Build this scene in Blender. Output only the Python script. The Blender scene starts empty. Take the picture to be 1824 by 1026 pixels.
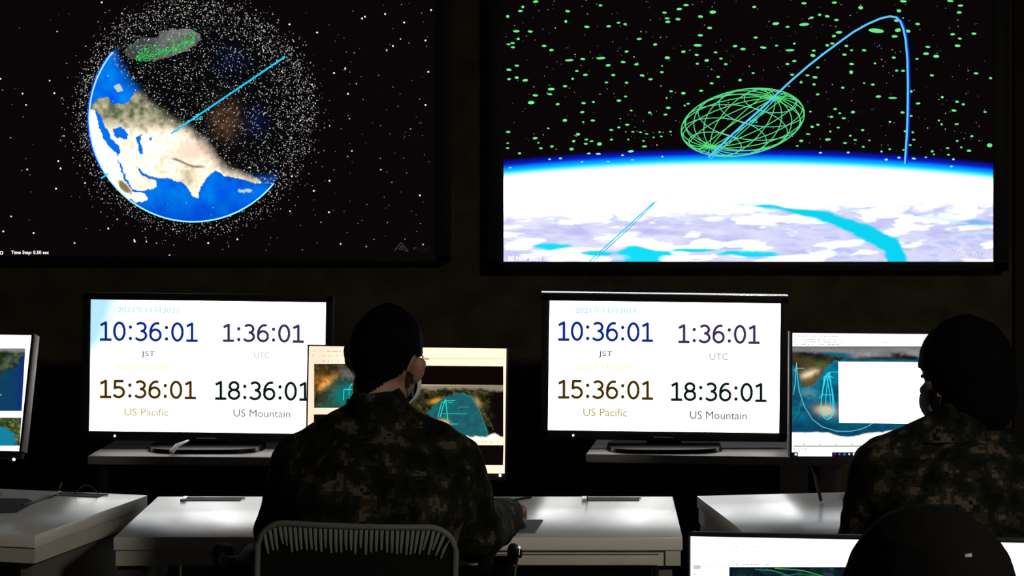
import bpy, bmesh, math, random
import numpy as np
from mathutils import Vector, Matrix, noise

SC = bpy.context.scene
COL = SC.collection
R = math.radians

# ------------------------------------------------------------------ camera, world, exposure
CAM_H, FPX, PPX, PPY = 1.70, 4400.0, 1033.0, 188.0      # lens height, focal length in pixels, optical axis
cam = bpy.data.cameras.new('camera')
cam.sensor_width = 36.0
cam.lens = FPX * 36.0 / 1824.0
cam.shift_x = (912.0 - PPX) / 1824.0
cam.shift_y = (PPY - 513.0) / 1824.0
cam.clip_start, cam.clip_end = 0.1, 60
cam_ob = bpy.data.objects.new('camera', cam)
COL.objects.link(cam_ob)
cam_ob.location = (0, 0, CAM_H)
cam_ob.rotation_euler = (R(90), 0, 0)
SC.camera = cam_ob

world = bpy.data.worlds.new('room_ambient')
SC.world = world
world.use_nodes = True
world.node_tree.nodes['Background'].inputs[0].default_value = (1.0, 0.92, 0.86, 1)
world.node_tree.nodes['Background'].inputs[1].default_value = 0.03

SC.view_settings.view_transform = 'Standard'
SC.view_settings.look = 'None'
SC.view_settings.gamma = 1.0
SC.view_settings.use_curve_mapping = False
SC.view_settings.exposure = 0.0
SC.cycles.use_denoising = True
SC.cycles.max_bounces = 6
SC.cycles.sample_clamp_indirect = 4.0

LAMP = (2.3, 1.6, 115.0)     # ceiling panel: x, y, radiance
WHITE = 4.4            # radiance of a full white screen

# ------------------------------------------------------------------ small helpers
def P(px, py, Y):
    """world point seen at a photo pixel, at distance Y"""
    return Vector(((px - PPX) * Y / FPX, Y, CAM_H - (py - PPY) * Y / FPX))

def lin(c):
    c = np.asarray(c, float) / 255.0
    return np.where(c <= 0.04045, c / 12.92, ((c + 0.055) / 1.055) ** 2.4)

def tag(o, label=None, cat=None, group=None, kind=None):
    if label: o['label'] = label
    if cat: o['category'] = cat
    if group: o['group'] = group
    if kind: o['kind'] = kind
    return o

def thing(name, label, cat, loc, rz=0.0, group=None):
    o = bpy.data.objects.new(name, None)
    o.empty_display_size = 0.1
    COL.objects.link(o)
    o.location = loc
    o.rotation_euler = (0, 0, rz)
    return tag(o, label, cat, group)

def world_matrix(o):
    m = Matrix.LocRotScale(o.location, o.rotation_euler, None)
    return world_matrix(o.parent) @ m if o.parent else m

class MB:
    def __init__(self):
        self.bm = bmesh.new()
    def _add(self, geo_verts, M):
        bmesh.ops.transform(self.bm, matrix=M, verts=geo_verts)
    def box(self, x0, x1, y0, y1, z0, z1, bev=0.0, seg=2, M=None):
        r = bmesh.ops.create_cube(self.bm, size=1)
        vs = r['verts']
        T = Matrix.Translation(((x0 + x1) / 2, (y0 + y1) / 2, (z0 + z1) / 2)) @ Matrix.Diagonal((abs(x1 - x0), abs(y1 - y0), abs(z1 - z0), 1))
        self._add(vs, T)
        if bev > 0:
            es = list({e for v in vs for e in v.link_edges})
            rb = bmesh.ops.bevel(self.bm, geom=es, offset=bev, segments=seg, affect='EDGES', profile=0.5)
            vs = list({v for f in rb['faces'] for v in f.verts} | {v for v in vs if v.is_valid})
        if M is not None:
            self._add(vs, M)
        return self
    def cyl(self, a, b, r0, r1=None, n=20):
        a, b = Vector(a), Vector(b)
        r1 = r0 if r1 is None else r1
        d = b - a
        r = bmesh.ops.create_cone(self.bm, cap_ends=True, segments=n, radius1=r0, radius2=r1, depth=d.length)
        q = Vector((0, 0, 1)).rotation_difference(d.normalized()).to_matrix().to_4x4()
        self._add(r['verts'], Matrix.Translation((a + b) / 2) @ q)
        return self
    def ell(self, c, rad, M=None, u=24, v=16):
        T = Matrix.Translation(c) @ (M.to_4x4() if M is not None else Matrix.Identity(4)) @ Matrix.Diagonal((rad[0], rad[1], rad[2], 1))
        nv, nf = self.bm.verts.new, self.bm.faces.new
        top, bot = nv(T @ Vector((0, 0, 1))), nv(T @ Vector((0, 0, -1)))
        rows = []
        for j in range(1, v):
            s, c_ = math.sin(math.pi * j / v), math.cos(math.pi * j / v)
            rows.append([nv(T @ Vector((s * math.cos(2 * math.pi * i / u), s * math.sin(2 * math.pi * i / u), c_))) for i in range(u)])
        for i in range(u):
            k = (i + 1) % u
            nf((top, rows[0][i], rows[0][k])); nf((bot, rows[-1][k], rows[-1][i]))
            for a, b in zip(rows, rows[1:]):
                nf((a[i], b[i], b[k], a[k]))
        return self
    def capsule(self, a, b, ra, rb):
        self.ell(a, (ra, ra, ra), u=16, v=10)
        self.ell(b, (rb, rb, rb), u=16, v=10)
        if (Vector(a) - Vector(b)).length > 1e-4:
            self.cyl(a, b, ra, rb, 16)
        return self
    def tube(self, pts, r, n=10, closed=False):
        pts = [Vector(p) for p in pts]
        N = len(pts)
        rings = []
        for i, p in enumerate(pts):
            if closed:
                t = (pts[(i + 1) % N] - pts[i - 1]).normalized()
            else:
                t = (pts[min(i + 1, N - 1)] - pts[max(i - 1, 0)]).normalized()
            ref = Vector((0, 0, 1)) if abs(t.z) < 0.92 else Vector((0, 1, 0))
            u = t.cross(ref).normalized()
            w = u.cross(t)
            rr = r[i] if isinstance(r, (list, tuple)) else r
            rings.append([self.bm.verts.new(p + rr * (math.cos(2 * math.pi * k / n) * u + math.sin(2 * math.pi * k / n) * w)) for k in range(n)])
        for i in range(N if closed else N - 1):
            A, B = rings[i], rings[(i + 1) % N]
            for k in range(n):
                self.bm.faces.new((A[k], A[(k + 1) % n], B[(k + 1) % n], B[k]))
        if not closed:
            self.bm.faces.new(rings[0][::-1])
            self.bm.faces.new(rings[-1])
        return self
    def prism(self, outline, y0, y1):
        """outline of (x, z) extruded along y"""
        A = [self.bm.verts.new((x, y0, z)) for x, z in outline]
        B = [self.bm.verts.new((x, y1, z)) for x, z in outline]
        n = len(A)
        self.bm.faces.new(A); self.bm.faces.new(B[::-1])
        for i in range(n):
            self.bm.faces.new((A[i], B[i], B[(i + 1) % n], A[(i + 1) % n]))
        return self
    def mesh(self, name):
        bmesh.ops.recalc_face_normals(self.bm, faces=self.bm.faces)
        me = bpy.data.meshes.new(name)
        self.bm.to_mesh(me)
        self.bm.free()
        return me
    def build(self, name, mat, parent=None, M=None, smooth=True):
        return link(name, self.mesh(name), mat, parent, M, smooth)

def link(name, me, mat, parent=None, M=None, smooth=True):
    o = bpy.data.objects.new(name, me)
    if mat is not None:
        me.materials.append(mat)
    COL.objects.link(o)
    if parent is not None:
        o.parent = parent
    if M is not None:
        l, r, s = M.decompose()
        o.location = l
        o.rotation_euler = r.to_euler()
    if smooth:
        me.polygons.foreach_set('use_smooth', [True] * len(me.polygons))
        try:
            me.set_sharp_from_angle(angle=R(38))
        except Exception:
            pass
    return o

# ------------------------------------------------------------------ materials (all node based)
def mat(name, col, rough=0.5, spec=0.5, metal=0.0, var=0.0, vscale=30.0, bump=0.0, bscale=200.0):
    m = bpy.data.materials.new(name)
    m.use_nodes = True
    nt = m.node_tree
    b = nt.nodes['Principled BSDF']
    b.inputs['Base Color'].default_value = (*col, 1)
    b.inputs['Roughness'].default_value = rough
    b.inputs['Specular IOR Level'].default_value = spec
    b.inputs['Metallic'].default_value = metal
    tc = nt.nodes.new('ShaderNodeTexCoord')
    if var > 0:
        n = nt.nodes.new('ShaderNodeTexNoise'); n.inputs['Scale'].default_value = vscale; n.inputs['Detail'].default_value = 4
        r = nt.nodes.new('ShaderNodeValToRGB')
        r.color_ramp.elements[0].position, r.color_ramp.elements[1].position = 0.3, 0.7
        r.color_ramp.elements[0].color = (*[c * (1 - var) for c in col], 1)
        r.color_ramp.elements[1].color = (*[min(1, c * (1 + var)) for c in col], 1)
        nt.links.new(tc.outputs['Object'], n.inputs['Vector'])
        nt.links.new(n.outputs['Fac'], r.inputs['Fac'])
        nt.links.new(r.outputs['Color'], b.inputs['Base Color'])
    if bump > 0:
        n2 = nt.nodes.new('ShaderNodeTexNoise'); n2.inputs['Scale'].default_value = bscale
        bp = nt.nodes.new('ShaderNodeBump'); bp.inputs['Strength'].default_value = bump; bp.inputs['Distance'].default_value = 0.002
        nt.links.new(tc.outputs['Object'], n2.inputs['Vector'])
        nt.links.new(n2.outputs['Fac'], bp.inputs['Height'])
        nt.links.new(bp.outputs['Normal'], b.inputs['Normal'])
    return m

def emat(name, col, strength):
    m = bpy.data.materials.new(name)
    m.use_nodes = True
    nt = m.node_tree
    b = nt.nodes['Principled BSDF']
    b.inputs['Base Color'].default_value = (0.02, 0.02, 0.02, 1)
    b.inputs['Emission Color'].default_value = (*col, 1)
    b.inputs['Emission Strength'].default_value = strength
    return m

def screen_mat():
    m = bpy.data.materials.new('lit_screen_picture')
    m.use_nodes = True
    nt = m.node_tree
    nt.nodes.clear()
    out = nt.nodes.new('ShaderNodeOutputMaterial')
    e = nt.nodes.new('ShaderNodeEmission')
    a = nt.nodes.new('ShaderNodeAttribute')
    a.attribute_name = 'Col'
    nt.links.new(a.outputs['Color'], e.inputs['Color'])
    nt.links.new(e.outputs['Emission'], out.inputs['Surface'])
    return m

def camo_mat():
    m = bpy.data.materials.new('pixel_camouflage_cloth')
    m.use_nodes = True
    nt = m.node_tree
    b = nt.nodes['Principled BSDF']
    b.inputs['Roughness'].default_value = 0.95
    b.inputs['Specular IOR Level'].default_value = 0.1
    tc = nt.nodes.new('ShaderNodeTexCoord')
    sn = nt.nodes.new('ShaderNodeVectorMath'); sn.operation = 'SNAP'
    sn.inputs[1].default_value = (0.007, 0.007, 0.007)
    nt.links.new(tc.outputs['Object'], sn.inputs[0])
    n1 = nt.nodes.new('ShaderNodeTexNoise'); n1.inputs['Scale'].default_value = 21; n1.inputs['Detail'].default_value = 3; n1.inputs['Roughness'].default_value = 0.62
    nt.links.new(sn.outputs[0], n1.inputs['Vector'])
    r = nt.nodes.new('ShaderNodeValToRGB')
    r.color_ramp.interpolation = 'CONSTANT'
    el = r.color_ramp.elements
    el[0].position, el[0].color = 0.0, (0.003, 0.003, 0.0025, 1)
    el[1].position, el[1].color = 0.43, (0.007, 0.008, 0.0045, 1)
    e = el.new(0.53); e.color = (0.022, 0.018, 0.011, 1)
    e = el.new(0.60); e.color = (0.064, 0.053, 0.038, 1)
    e = el.new(0.68); e.color = (0.005, 0.005, 0.003, 1)
    nt.links.new(n1.outputs['Fac'], r.inputs['Fac'])
    nt.links.new(r.outputs['Color'], b.inputs['Base Color'])
    return m

M_SCREEN = screen_mat()
M_CAMO = camo_mat()
M_WALL = mat('brown_wall_fabric', (0.066, 0.052, 0.034), 0.95, 0.1, var=0.35, vscale=9, bump=0.4)
M_SIDE = mat('dark_side_wall', (0.05, 0.045, 0.04), 0.9, 0.1, var=0.1)
M_FLOOR = mat('dark_carpet', (0.03, 0.028, 0.026), 0.95, 0.1, var=0.3, vscale=60)
M_CEIL = mat('ceiling_board', (0.06, 0.058, 0.055), 0.9, 0.1, var=0.08)
M_BLACK = mat('black_plastic', (0.006, 0.0055, 0.006), 0.6, 0.25)
M_GLOSSBLACK = mat('gloss_black_plastic', (0.004, 0.004, 0.004), 0.3, 0.3)
M_SILVER = mat('brushed_silver', (0.75, 0.75, 0.76), 0.25, 0.5, metal=1.0)
M_GREYPL = mat('grey_plastic', (0.25, 0.24, 0.23), 0.5, 0.4)
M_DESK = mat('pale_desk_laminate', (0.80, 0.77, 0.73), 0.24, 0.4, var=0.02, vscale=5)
M_EDGE = mat('desk_edge_laminate', (0.62, 0.58, 0.50), 0.55, 0.4, var=0.05, vscale=20)
M_SLOT = mat('dark_slot', (0.05, 0.045, 0.035), 0.7, 0.3)
M_HAIR = mat('black_hair', (0.003, 0.0027, 0.0027), 0.9, 0.03, bump=0.6, bscale=400)
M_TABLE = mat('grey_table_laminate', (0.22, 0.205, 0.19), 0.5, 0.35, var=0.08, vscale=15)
M_DARKMASK = mat('grey_face_mask', (0.22, 0.22, 0.27), 0.85, 0.2)
M_ARM = mat('matt_black_rubber', (0.004, 0.004, 0.004), 0.9, 0.05)
M_EYE = mat('dark_eye', (0.02, 0.012, 0.01), 0.2, 0.4)
M_SKIN = mat('skin', (0.36, 0.205, 0.135), 0.55, 0.35, var=0.08, vscale=40)
M_MASK = mat('white_face_mask', (0.8, 0.8, 0.82), 0.85, 0.2)
M_CLOTH = mat('dark_trouser_cloth', (0.03, 0.032, 0.02), 0.95, 0.1, var=0.3, vscale=30)
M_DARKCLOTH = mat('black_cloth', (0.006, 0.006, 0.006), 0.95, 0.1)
M_BOOT = mat('black_leather', (0.01, 0.01, 0.01), 0.5, 0.4)
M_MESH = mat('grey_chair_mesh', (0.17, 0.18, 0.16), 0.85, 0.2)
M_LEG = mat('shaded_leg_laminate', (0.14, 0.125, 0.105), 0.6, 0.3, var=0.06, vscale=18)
M_FRAME = mat('grey_chair_frame', (0.11, 0.12, 0.11), 0.6, 0.3)
M_PAD = mat('blue_grey_mouse_pad', (0.16, 0.165, 0.19), 0.8, 0.2)
M_PATCH = mat('dark_blue_patch', (0.03, 0.045, 0.055), 0.8, 0.2)
M_CABLE = mat('black_cable', (0.01, 0.01, 0.01), 0.5, 0.3)
M_THIN = mat('pale_thin_cable', (0.35, 0.3, 0.18), 0.6, 0.3)
M_STRIP = mat('pale_strip', (0.75, 0.74, 0.74), 0.7, 0.3)
M_LED = emat('white_power_light', (1, 1, 1), 3.0)

# ------------------------------------------------------------------ the room
def struct(name, mb, m):
    return tag(mb.build(name, m, smooth=False), kind='structure')

struct('floor', MB().box(-3.4, 3.2, -0.6, 8.15, -0.1, 0.0), M_FLOOR)
struct('ceiling', MB().box(-3.4, 3.2, -0.6, 8.15, 3.0, 3.1), M_CEIL)
struct('wall_back', MB().box(-3.4, 3.2, 8.0, 8.15, 0.0, 3.0), M_WALL)
struct('wall_left', MB().box(-3.5, -3.4, -0.6, 8.15, 0.0, 3.0), M_SIDE)
struct('wall_right', MB().box(3.2, 3.3, -0.6, 8.15, 0.0, 3.0), M_SIDE)
# dark panel strip of the back wall beyond the right display
p0, p1 = P(1806, 600, 7.99), P(1990, 600, 7.99)
struct('trim_right', MB().box(p0.x, p1.x, 7.97, 8.0, 0.0, 3.0), mat('dark_wall_panel', (0.02, 0.018, 0.016), 0.8, 0.2))

# a ceiling light panel behind the camera, unseen, inferred from light on desk fronts
lamp = thing('ceiling_light', 'square ceiling light panel behind and right of the camera, out of frame', 'ceiling light', (LAMP[0], LAMP[1], 3.0))
MB().box(-.33, .33, -.33, .33, -.05, 0, .004).build('housing', M_GREYPL, lamp)
MB().box(-.30, .30, -.30, .30, -.056, -.048).build('diffuser', emat('lamp_diffuser', (1.0, 0.93, 0.80), LAMP[2]), lamp)

# ------------------------------------------------------------------ pictures on the screens
def vnoise(x, y, seed=0):
    xi, yi = np.floor(x).astype(int), np.floor(y).astype(int)
    fx, fy = x - xi, y - yi
    fx, fy = fx * fx * (3 - 2 * fx), fy * fy * (3 - 2 * fy)
    def h(a, b):
        n = np.sin(a * 127.1 + b * 311.7 + seed * 74.7) * 43758.5453
        return n - np.floor(n)
    return (h(xi, yi) * (1 - fx) + h(xi + 1, yi) * fx) * (1 - fy) + (h(xi, yi + 1) * (1 - fx) + h(xi + 1, yi + 1) * fx) * fy

def fbm(x, y, o=4, seed=0):
    v, a, t = 0, 0.5, 0
    for i in range(o):
        v = v + a * vnoise(x * 2 ** i, y * 2 ** i, seed + i); t += a; a *= 0.5
    return v / t

def inpoly(X, Y, poly):
    ins = np.zeros(X.shape, bool)
    n = len(poly)
    for i in range(n):
        x0, y0 = poly[i]; x1, y1 = poly[(i + 1) % n]
        if y0 == y1: continue
        c = (y0 > Y) != (y1 > Y)
        ins ^= c & (X < (x1 - x0) * (Y - y0) / (y1 - y0) + x0)
    return ins

def sstep(a, b, x):
    t = np.clip((x - a) / (b - a), 0, 1)
    return t * t * (3 - 2 * t)

def mixc(a, b, t):
    return a * (1 - t[..., None]) + b * t[..., None]

_text_cache = {}
def text_mesh(s):
    if s not in _text_cache:
        cu = bpy.data.curves.new('lettering', 'FONT')
        cu.body = s
        cu.resolution_u = 3
        ob = bpy.data.objects.new('lettering', cu)
        COL.objects.link(ob)
        bpy.context.view_layer.update()
        dg = bpy.context.evaluated_depsgraph_get()
        me = ob.evaluated_get(dg).to_mesh()
        vs = [(v.co.x, v.co.y) for v in me.vertices]
        fs = [tuple(p.vertices) for p in me.polygons]
        ob.evaluated_get(dg).to_mesh_clear()
        bpy.data.objects.remove(ob)
        bpy.data.curves.remove(cu)
        _text_cache[s] = (vs, fs)
    return _text_cache[s]

def _arc(cx, cy, rx, ry, a0, a1, n=16):
    return [(cx + rx * math.cos(R(a0 + (a1 - a0) * i / n)), cy + ry * math.sin(R(a0 + (a1 - a0) * i / n))) for i in range(n + 1)]
DIGIT = {
    '0': [_arc(.5, .5, .36, .5, 0, 360, 28)],
    '1': [[(.16, .84), (.54, 1.0), (.54, 0)], [(.12, 0), (.94, 0)]],
    '3': [_arc(.46, .76, .33, .24, 145, -90, 16), _arc(.44, .27, .39, .27, 90, -150, 18)],
    '5': [[(.82, 1.0), (.22, 1.0), (.19, .56)] + _arc(.45, .31, .39, .31, 115, -150, 18)],
    '6': [_arc(.5, .31, .36, .31, 0, 360, 24), [(.15, .36)] + _arc(.62, .42, .48, .58, 165, 72, 12)],
    '8': [_arc(.5, .76, .31, .24, 0, 360, 22), _arc(.5, .27, .37, .27, 0, 360, 22)],
}

class Pic:
    """one lit picture: coloured faces laid on the screen plane, measured in the photo's pixels"""
    def __init__(self, W):
        self.W, self.Wi = W, W.inverted()
        self.v, self.f, self.c = [], [], []
        n = W.to_3x3() @ Vector((0, 1, 0))
        self.n, self.o = n, W.translation
        self.cp = Vector((0, 0, CAM_H))
    def loc(self, px, py, layer=0):
        d = Vector(((px - PPX) / FPX, 1.0, -(py - PPY) / FPX))
        t = (self.o - self.cp).dot(self.n) / d.dot(self.n)
        q = self.Wi @ (self.cp + d * t)
        return (q.x, -0.0004 * layer, q.z)
    def poly(self, pts, col, layer=1):
        b = len(self.v)
        self.v += [self.loc(x, y, layer) for x, y in pts]
        self.f.append(tuple(range(b, b + len(pts))))
        self.c += [tuple(col)] * len(pts)
    def rect(self, x0, y0, x1, y1, col, layer=1):
        self.poly([(x0, y0), (x1, y0), (x1, y1), (x0, y1)], col, layer)
    def dot(self, x, y, rx, ry, col, layer=2, n=8, rot=0.0):
        c, s = math.cos(rot), math.sin(rot)
        self.poly([(x + rx * math.cos(2 * math.pi * k / n) * c - ry * math.sin(2 * math.pi * k / n) * s,
                    y + rx * math.cos(2 * math.pi * k / n) * s + ry * math.sin(2 * math.pi * k / n) * c) for k in range(n)], col, layer)
    def line(self, pts, w, col, layer=3, caps=False):
        for (x0, y0), (x1, y1) in zip(pts, pts[1:]):
            L = math.hypot(x1 - x0, y1 - y0)
            if L < 1e-6: continue
            nx, ny = -(y1 - y0) / L * w / 2, (x1 - x0) / L * w / 2
            self.poly([(x0 + nx, y0 + ny), (x1 + nx, y1 + ny), (x1 - nx, y1 - ny), (x0 - nx, y0 - ny)], col, layer)
        if caps:
            for x, y in pts[1:-1]:
                self.dot(x, y, w / 2, w / 2, col, layer + 0.1, 8)
    def grid(self, x0, y0, x1, y1, nx, ny, fn, layer=0, keep=None):
        xs, ys = np.linspace(x0, x1, nx + 1), np.linspace(y0, y1, ny + 1)
        X, Y = np.meshgrid(xs, ys)
        C = np.asarray(fn(X, Y), float)
        b = len(self.v)
        self.v += [self.loc(x, y, layer) for x, y in zip(X.ravel(), Y.ravel())]
        Cf = C.reshape(-1, 3)
        K = keep(X, Y) if keep else None
        for j in range(ny):
            for i in range(nx):
                if K is not None and not (K[j, i] and K[j + 1, i] and K[j, i + 1] and K[j + 1, i + 1]): continue
                q = (j * (nx + 1) + i, j * (nx + 1) + i + 1, (j + 1) * (nx + 1) + i + 1, (j + 1) * (nx + 1) + i)
                self.f.append(tuple(b + k for k in q))
                self.c += [tuple(Cf[k]) for k in q]
    def text(self, s, x0, x1, ytop, ybot, col, layer=3, slope=0.0):
        vs, fs = text_mesh(s)
        if not fs: return
        xa, xb = min(v[0] for v in vs), max(v[0] for v in vs)
        ya, yb = min(v[1] for v in vs), max(v[1] for v in vs)
        b = len(self.v)
        for x, y in vs:
            u = (x - xa) / (xb - xa)
            px = x0 + (x1 - x0) * u
            self.v.append(self.loc(px, ybot + (ytop - ybot) * (y - ya) / (yb - ya) + slope * (px - x0), layer))
        for f in fs:
            self.f.append(tuple(b + k for k in f))
            self.c += [tuple(col)] * len(f)
    def clock(self, s, x0, x1, ytop, ybot, col, w=4.6, slope=0.013, layer=3):
        cells = sum(0.56 if ch == ':' else 1.0 for ch in s)
        u = (x1 - x0) / (cells - 0.14)
        x = x0 - 0.07 * u
        h = ybot - ytop
        for ch in s:
            if ch == ':':
                for fy in (0.14, 0.72):
                    xx = x + 0.28 * u
                    self.dot(xx, ybot - fy * h + slope * (xx - x0), 3.1, 3.3, col, layer, 10)
                x += 0.56 * u
                continue
            for st in DIGIT[ch]:
                pts = []
                for gx, gy in st:
                    xx = x + gx * u
                    yy = ybot - w / 2 - gy * (h - w)
                    pts.append((xx, yy + slope * (xx - x0)))
                self.line(pts, w, col, layer, caps=True)
            x += u
    def build(self, parent, M, w, h, name='screen'):
        hw, hh = w / 2 + .0006, h / 2 + .0006
        self.v = [(max(-hw, min(hw, x)), y, max(-hh, min(hh, z))) for x, y, z in self.v]
        me = bpy.data.meshes.new(name)
        me.from_pydata(self.v, [], self.f)
        at = me.color_attributes.new('Col', 'FLOAT_COLOR', 'CORNER')
        a = np.ones((len(self.c), 4), np.float32)
        a[:, :3] = np.array(self.c, np.float32)
        at.data.foreach_set('color', a.ravel())
        return link(name, me, M_SCREEN, parent, M, smooth=False)

W3 = (WHITE, WHITE, WHITE)
def wash(X, Y, rgb):
    return np.broadcast_to(np.asarray(rgb, float), X.shape + (3,)).copy()
# ------------------------------------------------------------------ displays
def frame_ring(w, h, bl, br, bt, bb, y0, y1, bev=0.002):
    """rectangular ring around a w x h opening centred at 0"""
    mb = MB()
    mb.box(-w / 2 - bl, w / 2 + br, y0, y1, h / 2, h / 2 + bt, bev)
    mb.box(-w / 2 - bl, w / 2 + br, y0, y1, -h / 2 - bb, -h / 2, bev)
    mb.box(-w / 2 - bl, -w / 2, y0, y1, -h / 2 - bb + .001, h / 2 + bt - .001, bev)
    mb.box(w / 2, w / 2 + br, y0, y1, -h / 2 - bb + .001, h / 2 + bt - .001, bev)
    return mb

def display(name, label, cat, quad, Y, base_z, bez, depth, tilt=0, yaw=0, roll=0, dy=0.0, group=None):
    """quad = picture's left, top, right, bottom in photo pixels; returns the thing, the picture, its local matrix and its size"""
    L, T, Rr, B = quad
    c = P((L + Rr) / 2, (T + B) / 2, Y)
    t = thing(name, label, cat, (c.x, c.y + dy, base_z), 0, group)
    W = Matrix.Translation(c) @ Matrix.Rotation(R(yaw), 4, 'Z') @ Matrix.Rotation(R(tilt), 4, 'X') @ Matrix.Rotation(R(roll), 4, 'Y')
    M = Matrix.Translation(t.location).inverted() @ W
    pic = Pic(W)
    x0, x1 = pic.loc(L, (T + B) / 2)[0], pic.loc(Rr, (T + B) / 2)[0]
    z0, z1 = pic.loc((L + Rr) / 2, B)[2], pic.loc((L + Rr) / 2, T)[2]
    w, h = x1 - x0, z1 - z0
    bl, br, bt, bb = bez
    MB().box(-w / 2 - bl + .002, w / 2 + br - .002, .0015, depth, -h / 2 - bb + .002, h / 2 + bt - .002, .004).build('housing', M_BLACK, t, M)
    frame_ring(w, h, bl, br, bt, bb, -.004, .0012).build('bezel', M_BLACK, t, M)
    return t, pic, M, w, h

def led(t, pic, M, px, py, r=.003):
    x, _, z = pic.loc(px, py)
    MB().cyl((x, -.0065, z), (x, -.0035, z), r, r, 12).build('power_light', M_LED, t, M)

rnd = random.Random(7)

# ---- left wall display: the Earth in a cloud of specks
t, pic, M, w, h = display('wall_display', 'left wall display showing the half-lit Earth in a cloud of white specks', 'display screen',
                          (-97, -36, 775, 455), 7.93, P(339, 467, 7.93).z, (.05, .05, .05, .024), .07)
EC = (344.0, 210.0); ER = 185.0
def cr(pts): return [(140 + x / 2.7, 40 + y / 2.7) for x, y in pts]
LANDS = [
    (cr([(60, 405), (90, 368), (142, 360), (165, 392), (215, 397), (250, 372), (270, 335), (330, 330), (420, 400), (520, 450), (600, 500), (700, 600), (760, 680), (830, 725), (880, 768),
         (850, 775), (760, 745), (700, 735), (655, 712), (620, 745), (600, 765), (582, 800), (578, 842), (565, 848), (545, 828), (512, 780), (492, 768), (470, 762), (430, 745), (380, 748), (335, 738),
         (290, 700), (300, 735), (340, 745), (378, 768), (370, 795), (310, 808), (262, 806), (232, 755), (205, 690), (190, 650), (200, 625), (165, 595), (115, 520), (75, 430)]), 'asia'),
    (cr([(50, 425), (82, 425), (98, 500), (130, 578), (186, 632), (200, 700), (235, 770), (262, 815), (325, 822), (328, 858), (285, 868), (215, 830), (130, 745), (80, 640), (52, 540)]), 'africa'),
    (cr([(170, 305), (195, 298), (215, 330), (185, 335)]), 'isle'),
    (cr([(760, 808), (800, 800), (838, 806), (820, 822), (790, 820)]), 'isle'),
]
WATERS = [cr([(78, 415), (102, 440), (130, 500), (160, 560), (195, 600), (198, 628), (170, 615), (125, 570), (98, 505)]),
          cr([(165, 512), (205, 500), (237, 532), (235, 562), (180, 552)]),
          cr([(273, 548), (300, 538), (304, 556), (296, 580), (312, 612), (310, 634), (290, 632), (288, 592)]),
          cr([(343, 556), (358, 550), (356, 570), (346, 573)]),
          cr([(282, 690), (300, 712), (340, 742), (372, 746), (350, 752), (310, 738), (290, 718)]),
          cr([(188, 662), (198, 668), (232, 750), (258, 796), (248, 798), (215, 745)])]
NIGHT = [(150, 60), (203, 92), (228, 140), (258, 178), (300, 208), (330, 225), (362, 256), (382, 285), (410, 308), (450, 318), (500, 322), (560, 320)]
def night_dist(X, Y):
    d = np.full(X.shape, 1e9); s = np.zeros(X.shape)
    for (x0, y0), (x1, y1) in zip(NIGHT, NIGHT[1:]):
        dx, dy = x1 - x0, y1 - y0
        u = np.clip(((X - x0) * dx + (Y - y0) * dy) / (dx * dx + dy * dy), 0, 1)
        q = np.hypot(X - x0 - u * dx, Y - y0 - u * dy)
        sg = np.sign((X - x0) * dy - (Y - y0) * dx)
        s = np.where(q < d, sg, s); d = np.minimum(d, q)
    return -d * s            # positive on the lit lower left side
def gauss(X, Y, cx, cy, rx, ry, ang=0):
    a = R(ang); dx, dy = X - cx, Y - cy
    u, v = dx * math.cos(a) + dy * math.sin(a), -dx * math.sin(a) + dy * math.cos(a)
    return np.exp(-((u / rx) ** 2 + (v / ry) ** 2))
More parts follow.
